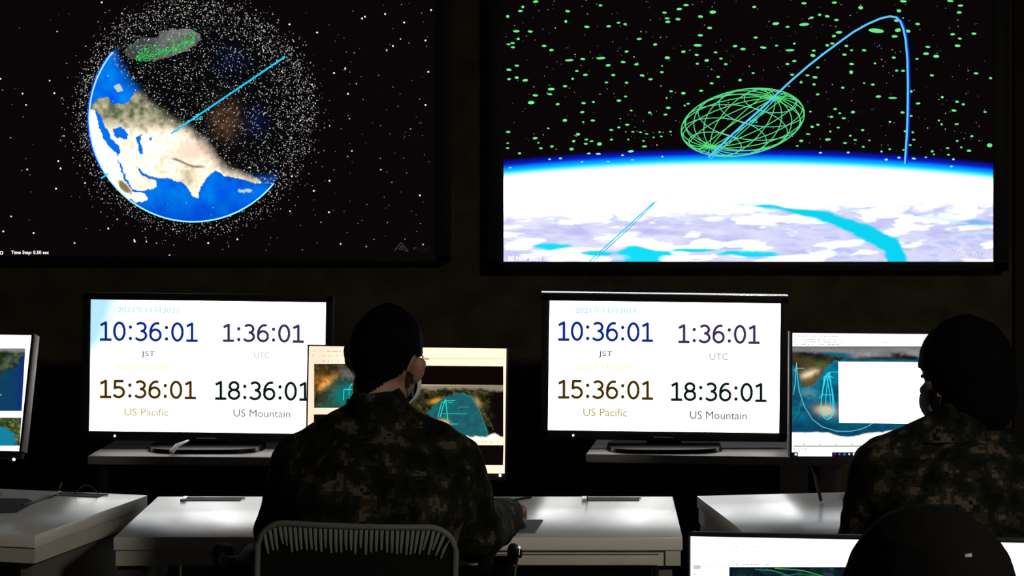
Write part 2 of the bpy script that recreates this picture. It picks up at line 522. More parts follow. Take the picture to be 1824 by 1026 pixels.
def earth(X, Y):
    n1, n2 = fbm(X / 22, Y / 22, 4, 1), fbm(X / 9, Y / 9, 3, 5)
    jx, jy = X + (fbm(X / 6, Y / 6, 2, 9) - .5) * 5, Y + (fbm(X / 6, Y / 6, 2, 19) - .5) * 5
    c = mixc(wash(X, Y, lin((0, 88, 235))), wash(X, Y, lin((0, 140, 240))), np.clip(n1 * 1.6 - .4, 0, 1))
    c = mixc(c, wash(X, Y, lin((0, 60, 200))), sstep(330, 395, Y) * .6)
    for poly, kind in LANDS:
        ins = inpoly(jx, jy, poly).astype(float)
        if kind == 'asia':
            lc = mixc(wash(X, Y, lin((252, 232, 196))), wash(X, Y, (1.7, 1.45, 1.2)), np.clip(n2 * 2.4 - .5, 0, 1))
            lc = mixc(lc, wash(X, Y, lin((140, 145, 105))), sstep(.60, .74, n2) * .45)
            tib = np.exp(-(((X - 340) / 34) ** 2 + ((Y - 270) / 20) ** 2))
            lc = mixc(lc, wash(X, Y, (1.2, .78, .62)), np.clip(tib * 1.1, 0, 1))
            eu = sstep(246, 208, Y - (X - 160) * .03)
            lc = mixc(lc, mixc(wash(X, Y, lin((92, 105, 75))), wash(X, Y, lin((200, 190, 155))), np.clip(n2 * 2.2 - .6, 0, 1)), np.clip(eu, 0, 1))
            ind = np.exp(-(((X - 335) / 18) ** 2 + ((Y - 318) / 22) ** 2))
            lc = mixc(lc, wash(X, Y, lin((170, 155, 105))), np.clip(ind * .7, 0, 1))
            him = np.exp(-((Y - (283 + 14 * sstep(305, 350, X) - .0 * X)) / 2.4) ** 2) * sstep(300, 312, X) * sstep(372, 352, X)
            lc = mixc(lc, wash(X, Y, lin((70, 45, 30))), him * .85)
        elif kind == 'africa':
            lc = mixc(wash(X, Y, (1.8, 1.7, 1.5)), wash(X, Y, lin((140, 125, 80))), np.clip(gauss(X, Y, 222, 333, 18, 7, 45) * 1.5 * (n2 + .5), 0, 1))
        else:
            lc = wash(X, Y, lin((190, 215, 205)))
        c = mixc(c, lc, ins)
    for poly in WATERS:
        c = mixc(c, wash(X, Y, lin((0, 115, 240))), inpoly(jx, jy, poly).astype(float))
    lit = sstep(-13, 18, night_dist(X, Y) + (n1 - .5) * 14)
    dark = wash(X, Y, lin((9, 8, 10)))
    aus = np.exp(-(((X - 402) / 22) ** 2 + ((Y - 215) / 28) ** 2))
    dark = mixc(dark, wash(X, Y, lin((105, 72, 52))), np.clip(aus * (n2 * 1.5 - .15), 0, .9))
    blu = np.exp(-(((X - 452) / 20) ** 2 + ((Y - 218) / 22) ** 2)) + np.exp(-(((X - 410) / 24) ** 2 + ((Y - 110) / 22) ** 2)) * .7
    dark = mixc(dark, wash(X, Y, lin((14, 28, 78))), np.clip(blu * n1 * .9, 0, .8))
    c = mixc(dark, c, lit)
    r = np.hypot(X - EC[0], Y - EC[1])
    return mixc(c, wash(X, Y, lin((8, 5, 7))), sstep(ER - 1, ER + 1, r))
pic.rect(-97, -36, 775, 455, lin((10, 6, 8)), 0)
pic.grid(EC[0] - 188, EC[1] - 188, EC[0] + 188, EC[1] + 188, 235, 235, earth, 1, keep=lambda X, Y: np.hypot(X - EC[0], Y - EC[1]) < ER + 3)
arc = [(EC[0] + ER * math.cos(R(a)), EC[1] - ER * math.sin(R(a))) for a in range(141, 324, 3)]
pic.line(arc, 2.6, lin((150, 235, 255)) * 1.2, 3)
pic.line([(x - 1.6 * (x - EC[0]) / ER * -1, y) for x, y in arc[:24]], 4.6, lin((30, 60, 255)), 2)
# grey orbit shell with green specks
def shell(X, Y):
    n = fbm(X / 10, Y / 10, 3, 3)
    return mixc(wash(X, Y, lin((62, 70, 66))), wash(X, Y, lin((118, 112, 116))), sstep(255, 300, X) * np.clip(n * 1.5, 0, 1))
def shell_keep(X, Y):
    a = R(-14); dx, dy = X - 290, Y - 80
    u, v = dx * math.cos(a) + dy * math.sin(a), -dx * math.sin(a) + dy * math.cos(a)
    return ((u / 70) ** 2 + (v / 25) ** 2 < 1 - .25 * (fbm(X / 9, Y / 9, 2, 4) - .5)) & ~((dx < -8) & (Y < 66))
pic.grid(215, 45, 365, 115, 75, 35, shell, 2, keep=shell_keep)
for k in range(520):
    u = rnd.uniform(0, 1)
    x = 243 + 105 * u; y = 103 - 10 * u - 24 * u * u + rnd.gauss(0, 6 if k % 3 else 2.5) - (14 if k % 5 == 0 else 0)
    g = rnd.uniform(.4, 1)
    pic.dot(x, y, rnd.uniform(.7, 1.6), rnd.uniform(.6, 1.1), lin((30, 235, 90)) * g, 3, 5)
# debris specks
for k in range(8600):
    a = rnd.uniform(0, 2 * math.pi)
    r = 213 * math.sqrt(rnd.random()) if k % 5 < 3 else rnd.gauss(196, 17)
    x, y = 348 + r * math.cos(a), 207 - r * math.sin(a)
    dn = float(night_dist(np.array([[x]]), np.array([[y]]))[0, 0]) if math.hypot(x - EC[0], y - EC[1]) < ER else -50
    if dn > 8 and rnd.random() < .985: continue
    if y < -30 or r > 250: continue
    if dn == -50 and rnd.random() < (.5 if y > 280 else .2): continue
    b = rnd.uniform(.08, .85) ** 1.2
    if rnd.random() < .04: b *= 1.8
    tint = rnd.choice([(1, 1, .95), (.9, 1, .9), (1, .95, 1), (.75, 1, .75)])
    s = rnd.uniform(.55, 1.25)
    pic.dot(x, y, s, s * rnd.uniform(.7, 1.3), [b * q for q in tint], 3, 4, rnd.uniform(0, 3))
for k in range(420):
    x, y = rnd.uniform(-95, 772), rnd.uniform(-34, 452)
    if math.hypot(x - EC[0], y - EC[1]) < 215: continue
    if x < 150 and rnd.random() < .55: continue
    b = rnd.choice([.08, .12, .2, .4, .9]) * rnd.uniform(.6, 1.2)
    s = rnd.uniform(.7, 1.3) + (.5 if b > .6 else 0)
    pic.dot(x, y, s, s, (b, b, b * .98), 3, 6)
for x, y in [(768, 18), (686, 25), (645, 33), (720, 40), (565, 58), (700, 82), (595, 130), (615, 122), (763, 128), (758, 187), (620, 167), (97, 166), (104, 287), (108, 300), (100, 336), (559, 340), (302, 455), (586, 378), (748, 348), (587, 322), (193, 407), (240, 430), (371, 433), (60, 415), (520, 314)]:
    pic.dot(x, y, 1.7, 1.7, (1, 1, .98), 3, 8)
pic.line([(508, 101), (305, 238)], 3.2, lin((30, 205, 250)), 4)
pic.line([(193, 309), (180, 318)], 3.0, lin((30, 205, 250)), 4)
pic.text('350', 343, 361, 207, 214, lin((90, 235, 245)), 4)
pic.text('00', -8, 6, 447, 453.5, (1.5, 1.5, 1.5), 4)
pic.text('Time Step: 0.50 sec', 20, 87, 446.5, 454.5, (1.8, 1.7, 1.9), 4)
for a, b in [((714, 432), (703, 447)), ((714, 432), (727, 447)), ((711, 444), (719, 444)), ((719, 444), (715, 438)), ((715, 438), (711, 444)), ((720, 447), (727, 447))]:
    pic.line([a, b], 1.6, lin((58, 58, 62)), 4)
pic.text('AGI', 736, 764, 437, 447, lin((22, 20, 24)), 4)
pic.build(t, M, w, h)

# ---- right wall display: bright horizon, green specks, blue arc
t, pic, M, w, h = display('wall_display', 'right wall display showing a bright white horizon, green specks and a blue arc', 'display screen',
                          (897, -25, 1769, 466), 7.93, P(1333, 482, 7.93).z, (.05, .05, .05, .03), .07)
def hor(X): return 263 + 23 * ((X - 1310) / 437) ** 2
RIV = [(1262, 363, 3), (1320, 364, 4), (1380, 368, 6), (1430, 378, 10), (1480, 388, 16), (1520, 405, 20), (1560, 422, 22), (1590, 438, 26), (1598, 466, 30)]
def sky(X, Y):
    d = Y - hor(X)
    c = wash(X, Y, lin((10, 6, 8)))
    c = mixc(c, wash(X, Y, lin((8, 30, 215))), sstep(0, 14, d))
    c = mixc(c, wash(X, Y, (0.0, .55, 1.3)), sstep(10, 24, d))
    c = mixc(c, wash(X, Y, (.25, 1.4, 1.8)), sstep(20, 32, d))
    c = mixc(c, wash(X, Y, W3), sstep(26, 42, d))
    n = fbm(X / 70 + Y / 50, Y / 15, 4, 21); n2 = fbm(X / 40 + 7 - Y / 60, Y / 9, 4, 31)
    t = sstep(338, 392, Y + (n - .5) * 70 + (X - 1100) * .03)
    cl = mixc(wash(X, Y, lin((170, 172, 230))), wash(X, Y, lin((222, 222, 247))), np.clip(n2 * 1.8 - .4, 0, 1))
    cl = mixc(cl, wash(X, Y, lin((120, 150, 225))), sstep(.58, .72, n2) * .6 * sstep(1300, 1450, X))
    cl = mixc(cl, wash(X, Y, (1.6, 1.6, 1.7)), sstep(.53, .66, n))
    c = mixc(c, cl, t * .97)
    cy = wash(X, Y, lin((20, 222, 248)))
    for cx_, cy_, rx, ry in [(1150, 458, 55, 14), (1125, 446, 26, 10), (985, 440, 42, 7), (1330, 452, 60, 6), (1060, 452, 30, 5), (1235, 446, 40, 4)]:
        e = ((X - cx_) / rx) ** 2 + ((Y - cy_) / ry) ** 2 + (n2 - .5) * 2.2
        c = mixc(c, cy, sstep(1.2, .45, e))
    e = (np.abs((Y - 372) - (X - 1530) * .12) - 4) / 6 + (n2 - .5) * 3
    c = mixc(c, wash(X, Y, lin((70, 175, 240))), sstep(.6, -.6, e) * sstep(1440, 1560, X) * .6)
    dmin = np.full(X.shape, 1e9)
    for (x0, y0, w0), (x1, y1, w1) in zip(RIV, RIV[1:]):
        dx, dy = x1 - x0, y1 - y0
        u = np.clip(((X - x0) * dx + (Y - y0) * dy) / (dx * dx + dy * dy), 0, 1)
        q = np.hypot(X - x0 - u * dx, Y - y0 - u * dy) - (w0 + (w1 - w0) * u) * .62
        dmin = np.minimum(dmin, q)
    c = mixc(c, wash(X, Y, lin((12, 212, 242))), sstep(3, -3, dmin + (n2 - .5) * 9))
    return c
pic.rect(897, -25, 1769, 250, lin((10, 6, 8)), 0)
pic.grid(897, 250, 1769, 466, 290, 108, sky, 0)
GREEN = lin((108, 240, 140))
A_ = """185 10 30 14;107 42 16 14;92 67 26 12;15 100 18 16;380 68 26 13;369 131 16 15;580 33 20 12;497 164 30 13;630 160 25 12;690 139 20 10;730 147 18 12;67 190 36 13;152 192 27 12;79 237 16 13;45 262 24 10;20 270 24 10;47 288 24 11;237 280 26 12;281 305 24 14;816 237 28 12;913 271 22 13;970 77 25 12;1101 31 30 12;1060 55 30 13;986 112 28 10;990 133 28 13;1052 117 28 14;1264 74 36 17;1189 101 28 14;1245 170 26 13;1188 215 28 13;1172 276 46 15;1085 315 24 13;1166 335 22 12;1227 368 24 15;1170 388 17 11;1281 319 20 11;1314 357 19 10;1343 391 20 12;1400 281 26 12;1448 299 30 14;390 367 48 12;472 360 28 11;583 354 50 14;627 398 28 13;739 314 22 12;718 378 26 12;799 392 26 12;987 352 30 15;955 402 10 8;954 440 20 11;833 459 24 12;885 483 24 12;658 457 22 12;616 502 19 10;739 504 20 12;488 456 26 12;436 432 19 10;411 480 14 12;71 400 25 11;22 425 28 13;70 473 22 14;23 482 20 12;122 489 32 14;364 525 24 12;280 543 38 14;272 574 26 11;183 581 31 12;158 625 36 18;319 635 22 12;477 628 24 12;537 622 16 11;469 683 24 11;363 733 24 16;475 743 12 10;533 734 24 12;262 782 14 9;692 613 26 12;733 588 18 10;767 673 16 9;880 687 20 11;993 657 26 12;976 698 22 11;1085 568 24 14;1010 556 20 11;983 597 10 10;1193 553 22 12;1257 508 22 11;1297 468 20 11;1430 488 20 13;1114 632 18 10;1093 643 12 10;743 760 24 10;692 776 18 10;646 792 22 10;777 803 18 8;824 806 18 8;862 816 18 8;940 805 14 9;951 831 14 9;1006 802 14 8;904 837 10 9;18 804 24 12;182 842 28 12;202 870 12 9;217 903 20 10;284 892 20 12;417 860 18 14;443 818 24 14;404 908 24 16;494 850 20 10;490 876 22 10;526 860 22 8;574 877 26 18;647 851 18 10;750 850 12 8;842 858 16 8;848 892 28 11;87 934 18 11;509 935 22 9;567 937 28 10;765 922 34 12;715 946 18 9;270 970 16 9;336 965 18 10;957 954 14 8;627 984 18 6;468 986 14 8;775 974 18 6;30 1022 20 6;15 872 14 8;15 902 18 10"""
B_ = """12 42 22 12;315 20 28 12;500 16 28 12;660 47 27 19;920 8 38 13;893 66 25 17;1206 6 36 11;1268 34 30 12;1260 76 28 14;143 144 38 15;316 149 54 17;215 164 22 11;361 108 25 12;410 90 18 13;456 99 26 13;513 122 24 12;528 197 35 14;497 220 22 14;755 187 86 24;878 126 28 15;887 184 34 20;949 190 26 16;867 222 34 13;1007 146 26 13;1350 205 27 12;1220 209 26 12;1264 235 22 11;1250 279 32 14;1069 286 28 11;1058 327 34 14;1120 343 32 17;1003 359 17 10;862 351 22 12;20 229 22 12;67 290 36 12;148 278 18 10;256 266 16 10;229 306 50 12;374 308 22 10;369 338 28 16;456 276 20 14;487 265 22 12;573 280 20 12;605 306 16 10;561 333 24 13;681 306 24 12;214 390 20 12;256 372 24 11;399 411 18 11;605 390 26 12;602 440 20 20;747 386 14 10;879 430 18 11;918 431 22 11;1094 459 22 12;1363 447 26 12;1451 476 18 12;5 445 17 10;243 455 22 11;336 459 22 10;382 471 28 13;297 501 16 12;376 514 18 12;551 534 18 12;681 507 12 9;734 515 20 12;398 575 20 11;768 588 30 13;855 597 48 11;967 557 18 14;1010 630 24 11;1157 592 16 13;1247 620 20 13;1285 636 18 12;1228 673 28 12;1418 682 18 10;505 664 20 12;533 690 16 9;613 683 22 14;482 712 20 12;557 720 22 11;838 742 14 11;915 685 24 12;967 706 18 10;1136 734 12 10;1153 757 12 12;1245 756 24 10;354 680 14 9;365 773 20 11;400 760 20 10;523 777 18 9;475 801 12 11;340 817 26 8;672 793 18 11;460 850 32 14;597 827 14 10;627 853 20 9;713 855 12 9;565 871 22 10;298 858 22 14;274 889 16 8;676 894 16 11;933 800 20 10;977 806 14 11;984 851 18 9;962 884 16 10;1337 830 18 11;1248 858 16 9;1273 898 14 10;1320 918 24 13;1190 902 20 9;1096 922 16 12;1106 940 12 9;1195 943 16 10;1225 970 14 11;1057 958 14 8;984 966 24 10;893 960 18 11;816 972 20 12;787 923 12 11;837 909 14 10;920 913 14 8;415 931 18 9;584 929 16 10;1450 885 30 22;1212 1014 18 9;80 555 14 8"""
for S_, ox in ((A_, 900), (B_, 1340)):
    for it in S_.split(';'):
        x, y, bw, bh = (float(q) for q in it.split())
        g = rnd.uniform(.92, 1.1)
        xx = max(899 + bw / 6.84, min(1767 - bw / 6.84, ox + x / 3.42))
        yy = y / 3.42
        col = np.array(GREEN) * g
        if yy > hor(xx) - 3: col = lin((150, 245, 225))
        pic.dot(xx, yy, bw / 6.84 * 1.1, bh / 6.84 * 1.1, col, 3, 14, rnd.uniform(-.12, .12))
for k in range(380):
    x, y = rnd.uniform(900, 1766), rnd.uniform(-22, 270)
    if y > hor(x) - 4: continue
    b = rnd.choice([.05, .08, .12, .25, .6]) * rnd.uniform(.7, 1.3)
    s = rnd.uniform(.7, 1.2)
    pic.dot(x, y, s, s, (b, b * .97, b), 2, 6)
# wire ellipsoid
th = R(-11); ax, ay = 111.0, 58.0
def proj(q):
    x, y = q[0] * ax, q[1] * ay
    return (1323 + x * math.cos(th) - y * math.sin(th), 218 + x * math.sin(th) + y * math.cos(th))
def unproj(px, py):
    dx, dy = px - 1323, py - 218
    return ((dx * math.cos(th) + dy * math.sin(th)) / ax, (-dx * math.sin(th) + dy * math.cos(th)) / ay)
a_, b_ = unproj(1380, 174)
pole = Vector((a_, b_, math.sqrt(max(0.02, 1 - a_ * a_ - b_ * b_)))).normalized()
e1 = pole.orthogonal().normalized(); e2 = pole.cross(e1)
WG = lin((85, 225, 120)); WC = lin((110, 235, 190))
for k in range(9):
    a = math.pi * k / 9
    d = e1 * math.cos(a) + e2 * math.sin(a)
    pic.line([proj(pole * math.cos(u) + d * math.sin(u)) for u in np.linspace(0, 2 * math.pi, 61)], 1.5, WG, 4)
for la in (-60, -36, -12, 12, 36, 60):
    la = R(la)
    pic.line([proj(pole * math.sin(la) + (e1 * math.cos(u) + e2 * math.sin(u)) * math.cos(la)) for u in np.linspace(0, 2 * math.pi, 61)], 1.3, WC * .85, 4)
pic.line([proj((math.cos(u), math.sin(u))) for u in np.linspace(0, 2 * math.pi, 73)], 2.0, WG, 4)
traj = [(1262, 280), (1290, 253), (1320, 225), (1350, 199), (1380, 171), (1410, 143), (1440, 117), (1468, 95), (1495, 75), (1520, 57), (1545, 43), (1568, 33), (1585, 29), (1596, 31), (1604, 39), (1609, 52), (1613, 72), (1616, 105), (1617, 150), (1616.5, 200), (1615, 240), (1611.5, 292)]
pic.line([(x + 1.5, y) for x, y in traj[13:]], 6.0, lin((15, 50, 200)), 4.5)
pic.line(traj, 3.4, lin((95, 205, 255)), 5, caps=True)
pic.line([(x + 4, y + 3) for x, y in traj[:5]], 1.8, lin((70, 200, 250)), 5)
pic.line([(1165, 360), (1050, 466)], 2.4, lin((40, 205, 245)), 3)
pic.line([(1170, 357), (1128, 400), (1058, 464)], 1.6, lin((70, 180, 235)), 3)
pic.line([(1195, 338), (1181, 350)], 1.6, lin((190, 240, 255)), 3)
pic.text('155', 1336, 1349, 212, 219, lin((90, 230, 250)), 5)
pic.text('30 Nov 2021 10:25:13.500', 905, 1027, 456.5, 464.5, (2.5, 2.5, 2.5), 5)
for a, b in [((1711, 441), (1699, 459)), ((1711, 441), (1724, 459)), ((1708, 455), (1716, 455)), ((1716, 455), (1712, 448)), ((1712, 448), (1708, 455)), ((1717, 459), (1724, 459))]:
    pic.line([a, b], 1.7, lin((236, 236, 250)), 4)
pic.text('AGI', 1731, 1758, 447, 458, lin((228, 228, 246)), 4)
pic.build(t, M, w, h)

# ------------------------------------------------------------------ rear tables that carry the televisions
def rear_table(label, corner, width, depth, rz, panels, panel_mat):
    t = thing('rear_table', label, 'table', (corner.x, corner.y, 0), rz)
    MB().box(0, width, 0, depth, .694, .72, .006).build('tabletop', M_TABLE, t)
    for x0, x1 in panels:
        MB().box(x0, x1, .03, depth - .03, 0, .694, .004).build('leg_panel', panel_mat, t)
    MB().box(.06, width - .06, depth - .06, depth - .04, .25, .694, .002).build('modesty_panel', M_BLACK, t)
    return t
cL = P(155, 812, 6.913); cL.z = 0
rear_table('long pale table behind the desks under the left clock television', cL, 1.02, .40, R(-2.5), [(.02, .05), (.97, 1.0)], M_BLACK)  # leg panels coloured black for the shade under this table
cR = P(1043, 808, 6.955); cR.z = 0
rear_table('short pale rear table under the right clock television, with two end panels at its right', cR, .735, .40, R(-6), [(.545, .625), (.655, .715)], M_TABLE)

# ------------------------------------------------------------------ clock televisions
def clock_tv(label, quad, Y, date, items, wash_left, roll, lead, silver, yaw):
    t, pic, M, w, h = display('television', label, 'television', quad, Y, .72, (.022, .022, .02, .026), .045, roll=roll)
    L, T, Rr, B = quad
    def bg(X, Y):
        f = np.zeros(X.shape)
        for _, _, x0, x1, y0, y1, _ in items:
            d = np.hypot(np.maximum(0, np.maximum(x0 - X, X - x1)), np.maximum(0, np.maximum(y0 - Y, Y - y1 - 3)))
            f = np.maximum(f, sstep(7, 3, d))
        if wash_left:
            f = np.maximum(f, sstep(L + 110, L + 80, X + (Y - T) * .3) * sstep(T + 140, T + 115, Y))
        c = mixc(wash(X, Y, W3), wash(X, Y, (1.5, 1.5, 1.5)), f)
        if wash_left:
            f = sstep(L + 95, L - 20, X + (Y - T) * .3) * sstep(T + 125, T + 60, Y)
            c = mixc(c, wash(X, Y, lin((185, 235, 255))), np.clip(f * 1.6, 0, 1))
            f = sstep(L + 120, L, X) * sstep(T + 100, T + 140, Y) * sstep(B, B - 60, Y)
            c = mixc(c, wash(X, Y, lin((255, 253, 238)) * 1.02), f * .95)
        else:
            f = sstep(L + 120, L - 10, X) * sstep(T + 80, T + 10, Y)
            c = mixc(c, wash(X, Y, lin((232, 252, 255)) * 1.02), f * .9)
        return c
    pic.grid(L - 6, T - 6, Rr + 6, B + 6, 140, 84, bg, 0)
    for kind, s, x0, x1, y0, y1, col in items:
        (pic.clock if kind == 'K' else pic.text)(s, x0, x1, y0, y1, col, *(() if kind == 'K' else (3, .013)))
    pic.build(t, M, w, h)
    led(t, pic, M, *lead)
    fx = pic.W.translation.x
    MB().box(-.05, .05, .016, .04, .008, .09, .004).build('stand_neck', M_BLACK, t)
    mb = MB()
    out = [(.165 * (abs(math.cos(a)) ** .55) * (1 if math.cos(a) > 0 else -1), .12 * (abs(math.sin(a)) ** .55) * (1 if math.sin(a) > 0 else -1)) for a in [2 * math.pi * k / 48 for k in range(48)]]
    A = [mb.bm.verts.new((x, y + .005, 0)) for x, y in out]
    Bv = [mb.bm.verts.new((x * .97, y * .97 + .005, .012)) for x, y in out]
    mb.bm.faces.new(A); mb.bm.faces.new(Bv[::-1])
    for i in range(48):
        mb.bm.faces.new((A[i], Bv[i], Bv[(i + 1) % 48], A[(i + 1) % 48]))
    mb.build('stand_base', M_GLOSSBLACK, t)
    MB().box(-.028, .028, -.0062, -.0035, -h / 2 - .018, -h / 2 - .0145, .0005).build('badge', M_GREYPL, t, M)
    if silver:
        MB().box(-w / 2 - .024, w / 2 + .022, -.004, .045, h / 2 + .0205, h / 2 + .0235, .001).build('top_trim', M_SILVER, t, M)['label'] = 'silver top edge'
    return t
NAVY, PURP, BRN, BLK = lin((8, 42, 140)), lin((62, 48, 92)), lin((70, 46, 2)), lin((14, 26, 20))
def T_(*a): return ('T', *a)
def K_(*a): return ('K', *a)
clock_tv('black clock television on the left rear table, its lower right corner behind a monitor', (160.5, 536, 579, 770), 7.06, '', [
    T_('2021年11月30日', 210, 318, 545, 557, lin((140, 222, 232))),
    K_('10:36:01', 177, 352, 572, 607, NAVY), K_('1:36:01', 396, 541, 576, 609, PURP),
    T_('JST', 252, 276, 625, 637, lin((30, 75, 105))), T_('UTC', 453, 480, 627, 638, lin((185, 180, 195))),
    T_('2021年11月29日', 205, 300, 647, 658, lin((250, 238, 140))),
    K_('15:36:01', 177, 349, 676, 709, BRN), K_('18:36:01', 382, 553, 678, 712, BLK),
    T_('US Pacific', 222, 300, 727, 740, lin((185, 175, 75))), T_('US Mountain', 416, 517, 729, 742, lin((95, 115, 105))),
], True, .75, (205, 776), False, 0)
clock_tv('black clock television with a silver top edge on the right rear table', (977.5, 538, 1389, 768.5), 7.06, '', [
    T_('2021年11月30日', 1025, 1132, 546, 558, lin((140, 222, 232))),
    K_('10:36:01', 993, 1163, 572, 607, NAVY), K_('1:36:01', 1207, 1353, 577, 611, PURP),
    T_('JST', 1066, 1091, 625, 637, lin((28, 45, 75))), T_('UTC', 1264, 1297, 629, 641, lin((165, 162, 172))),
    T_('2021年11月29日', 1025, 1130, 646, 658, lin((250, 240, 150))),
    K_('15:36:01', 993, 1163, 676, 710, BRN), K_('18:36:01', 1194, 1365, 680, 714, BLK),
    T_('US Pacific', 1039, 1117, 727, 741, lin((170, 158, 50))), T_('US Mountain', 1229, 1330, 732, 746, lin((60, 66, 64))),
], False, .75, (1021, 775), True, 0)
mb = MB()  # pale tapered strip reaching up over the front of the stand base
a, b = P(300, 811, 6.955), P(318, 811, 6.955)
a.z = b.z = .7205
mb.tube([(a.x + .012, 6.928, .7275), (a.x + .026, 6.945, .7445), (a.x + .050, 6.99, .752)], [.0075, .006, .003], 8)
tag(mb.build('slanted_strip', M_STRIP), 'small pale slanted strip lying at the foot of the left clock television', 'strip')
# ------------------------------------------------------------------ desks
DESK_Z = 0.72
def desk(label, fl, width, depth, rz, slots, drawer=None, name='desk'):
    t = thing(name, label, 'desk', (fl[0], fl[1], 0), R(rz))
    MB().box(0, width, 0, depth, .690, DESK_Z, .0025).build('tabletop', M_DESK, t)
    mb = MB()
    mb.box(.004, width - .004, .006, .026, .654, .690)
    mb.box(.004, .024, .026, depth - .004, .654, .690)
    mb.box(width - .024, width - .004, .026, depth - .004, .654, .690)
    mb.build('apron', M_EDGE, t, smooth=False)
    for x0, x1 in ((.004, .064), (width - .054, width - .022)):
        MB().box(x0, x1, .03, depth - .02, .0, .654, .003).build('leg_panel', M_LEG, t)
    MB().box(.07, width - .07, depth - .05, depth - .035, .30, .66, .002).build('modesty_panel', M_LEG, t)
    if drawer:
        x0, x1 = drawer
        d = MB().box(x0, x1, -.002, .0055, .657, .679, .0008).build('drawer', M_EDGE, t)
        mb = MB()
        mb.box(x0 - .018, x1 + .016, .0035, .0058, .686, .6875).box(x0 - .02, x0 - .0165, .0035, .0058, .655, .6875).box(x1 + .0145, x1 + .0175, .0035, .0058, .655, .6875)
        mb.box(x0 - .002, x1 + .002, .0035, .0058, .679, .681)
        mb.build('drawer_groove', M_SLOT, t, smooth=False)
    for x0, x1 in slots:
        s = MB().box(x0, x1, depth - .066, depth - .024, DESK_Z - .001, DESK_Z + .0012).build('cable_slot', M_SLOT, t, smooth=False)
        mb = MB()
        mb.box(x0 - .012, x1 + .006, depth - .024, depth - .016, DESK_Z, DESK_Z + .0025, .0005)
        mb.box(x0 - .012, x0, depth - .072, depth - .016, DESK_Z, DESK_Z + .004, .001)
        mb.build('slot_lip', M_DESK, s)
    return t
FLc = ((202 - PPX) * 5.607 / FPX, 5.607)
desk('pale middle desk with a drawer, in front of the man in camouflage', FLc, 1.292, .585, 0, [(.08, .216), (1.076, 1.206)], (.60, 1.236))
u15 = Vector((math.cos(R(-15)), math.sin(R(-15)), 0)); v15 = Vector((math.sin(R(15)), math.cos(R(15)), 0))
FRl = Vector((-1.087, 6.213, 0)) - .6 * v15
FLl = FRl - 1.29 * u15
desk('pale desk at the left edge of the photo, turned away at an angle', (FLl.x, FLl.y), 1.29, .6, -15, [(1.06, 1.185)])
desk('pale desk at the right, its right part hidden by the person at the right', (.385, 5.625), 1.27, .585, 9, [])
desk('nearest pale desk, below the frame, under the nearest monitor', (-.15, 2.98), 1.40, .60, -4, [])

# ------------------------------------------------------------------ monitors
def stand(t, M, w, h, yaw, base_y=.10, bw=.11):
    c = M.translation
    rot = Matrix.Rotation(R(yaw), 4, 'Z')
    off = rot @ Vector((0, base_y, 0))
    mb = MB()
    mb.box(-.028, .028, base_y - .012, base_y + .012, .008, c.z + .02, .004, M=rot)
    mb.box(-.03, .03, .03, base_y + .005, c.z - .03, c.z + .03, .004, M=rot)
    mb.build('stand_neck', M_BLACK, t, Matrix.Translation((c.x, c.y, 0)))
    MB().box(-bw, bw, base_y - .10, base_y + .06, 0, .010, .004, M=rot).build('stand_base', M_BLACK, t, Matrix.Translation((c.x, c.y, 0)))

def marks(pic, x0, x1, y, n, col, slope=.013, h=.9, seed=1, layer=3):
    q = random.Random(seed)
    for k in range(n):
        x = q.uniform(x0, x1)
        pic.dot(x, y + slope * (x - x0), q.uniform(.8, 2.2), h, col, layer, 6)

CREAM = np.array((1.7, 1.02, .76))
WH = np.array((1.2, 1.2, 1.24))
def terrain(a, b, c_, sx, sy, seed):
    a, b, c_ = lin(a), lin(b), lin(c_)
    def f(X, Y):
        n = fbm(X / sx, Y / sy, 4, seed); n2 = fbm(X / sx * 2.3, Y / sy * 2.3, 3, seed + 9)
        c = mixc(wash(X, Y, a), wash(X, Y, b), np.clip(n * 2.2 - .6, 0, 1))
        return mixc(c, wash(X, Y, c_), sstep(.55, .75, n2) * .8)
    return f
# middle monitor
def c6(pts): return [(540 + x / 4.1, 610 + y / 4.1) for x, y in pts]
t, pic, M, w, h = display('computer_monitor', 'monitor on the middle desk in front of the man, showing two map windows', 'monitor',
                          (548.5, 618.5, 900.5, 841), 6.02, DESK_Z, (.004, .004, .004, .016), .03, tilt=-3, roll=.75)
s = .0135
pic.grid(546, 610, 903, 848, 40, 30, lambda X, Y: mixc(wash(X, Y, CREAM), wash(X, Y, (1.25, .82, .62)), np.clip(sstep(640, 560, X) * .8, 0, 1)), 0)
marks(pic, 556, 640, 625.5, 26, lin((215, 175, 150)), seed=2); marks(pic, 556, 640, 633, 10, lin((225, 190, 165)), seed=3); marks(pic, 560, 640, 643, 12, lin((205, 165, 140)), seed=4)
pic.rect(752, 638.5, 896, 640, lin((250, 215, 185)), 1)
tA = terrain((22, 17, 8), (62, 50, 22), (92, 88, 62), 13, 10, 40)
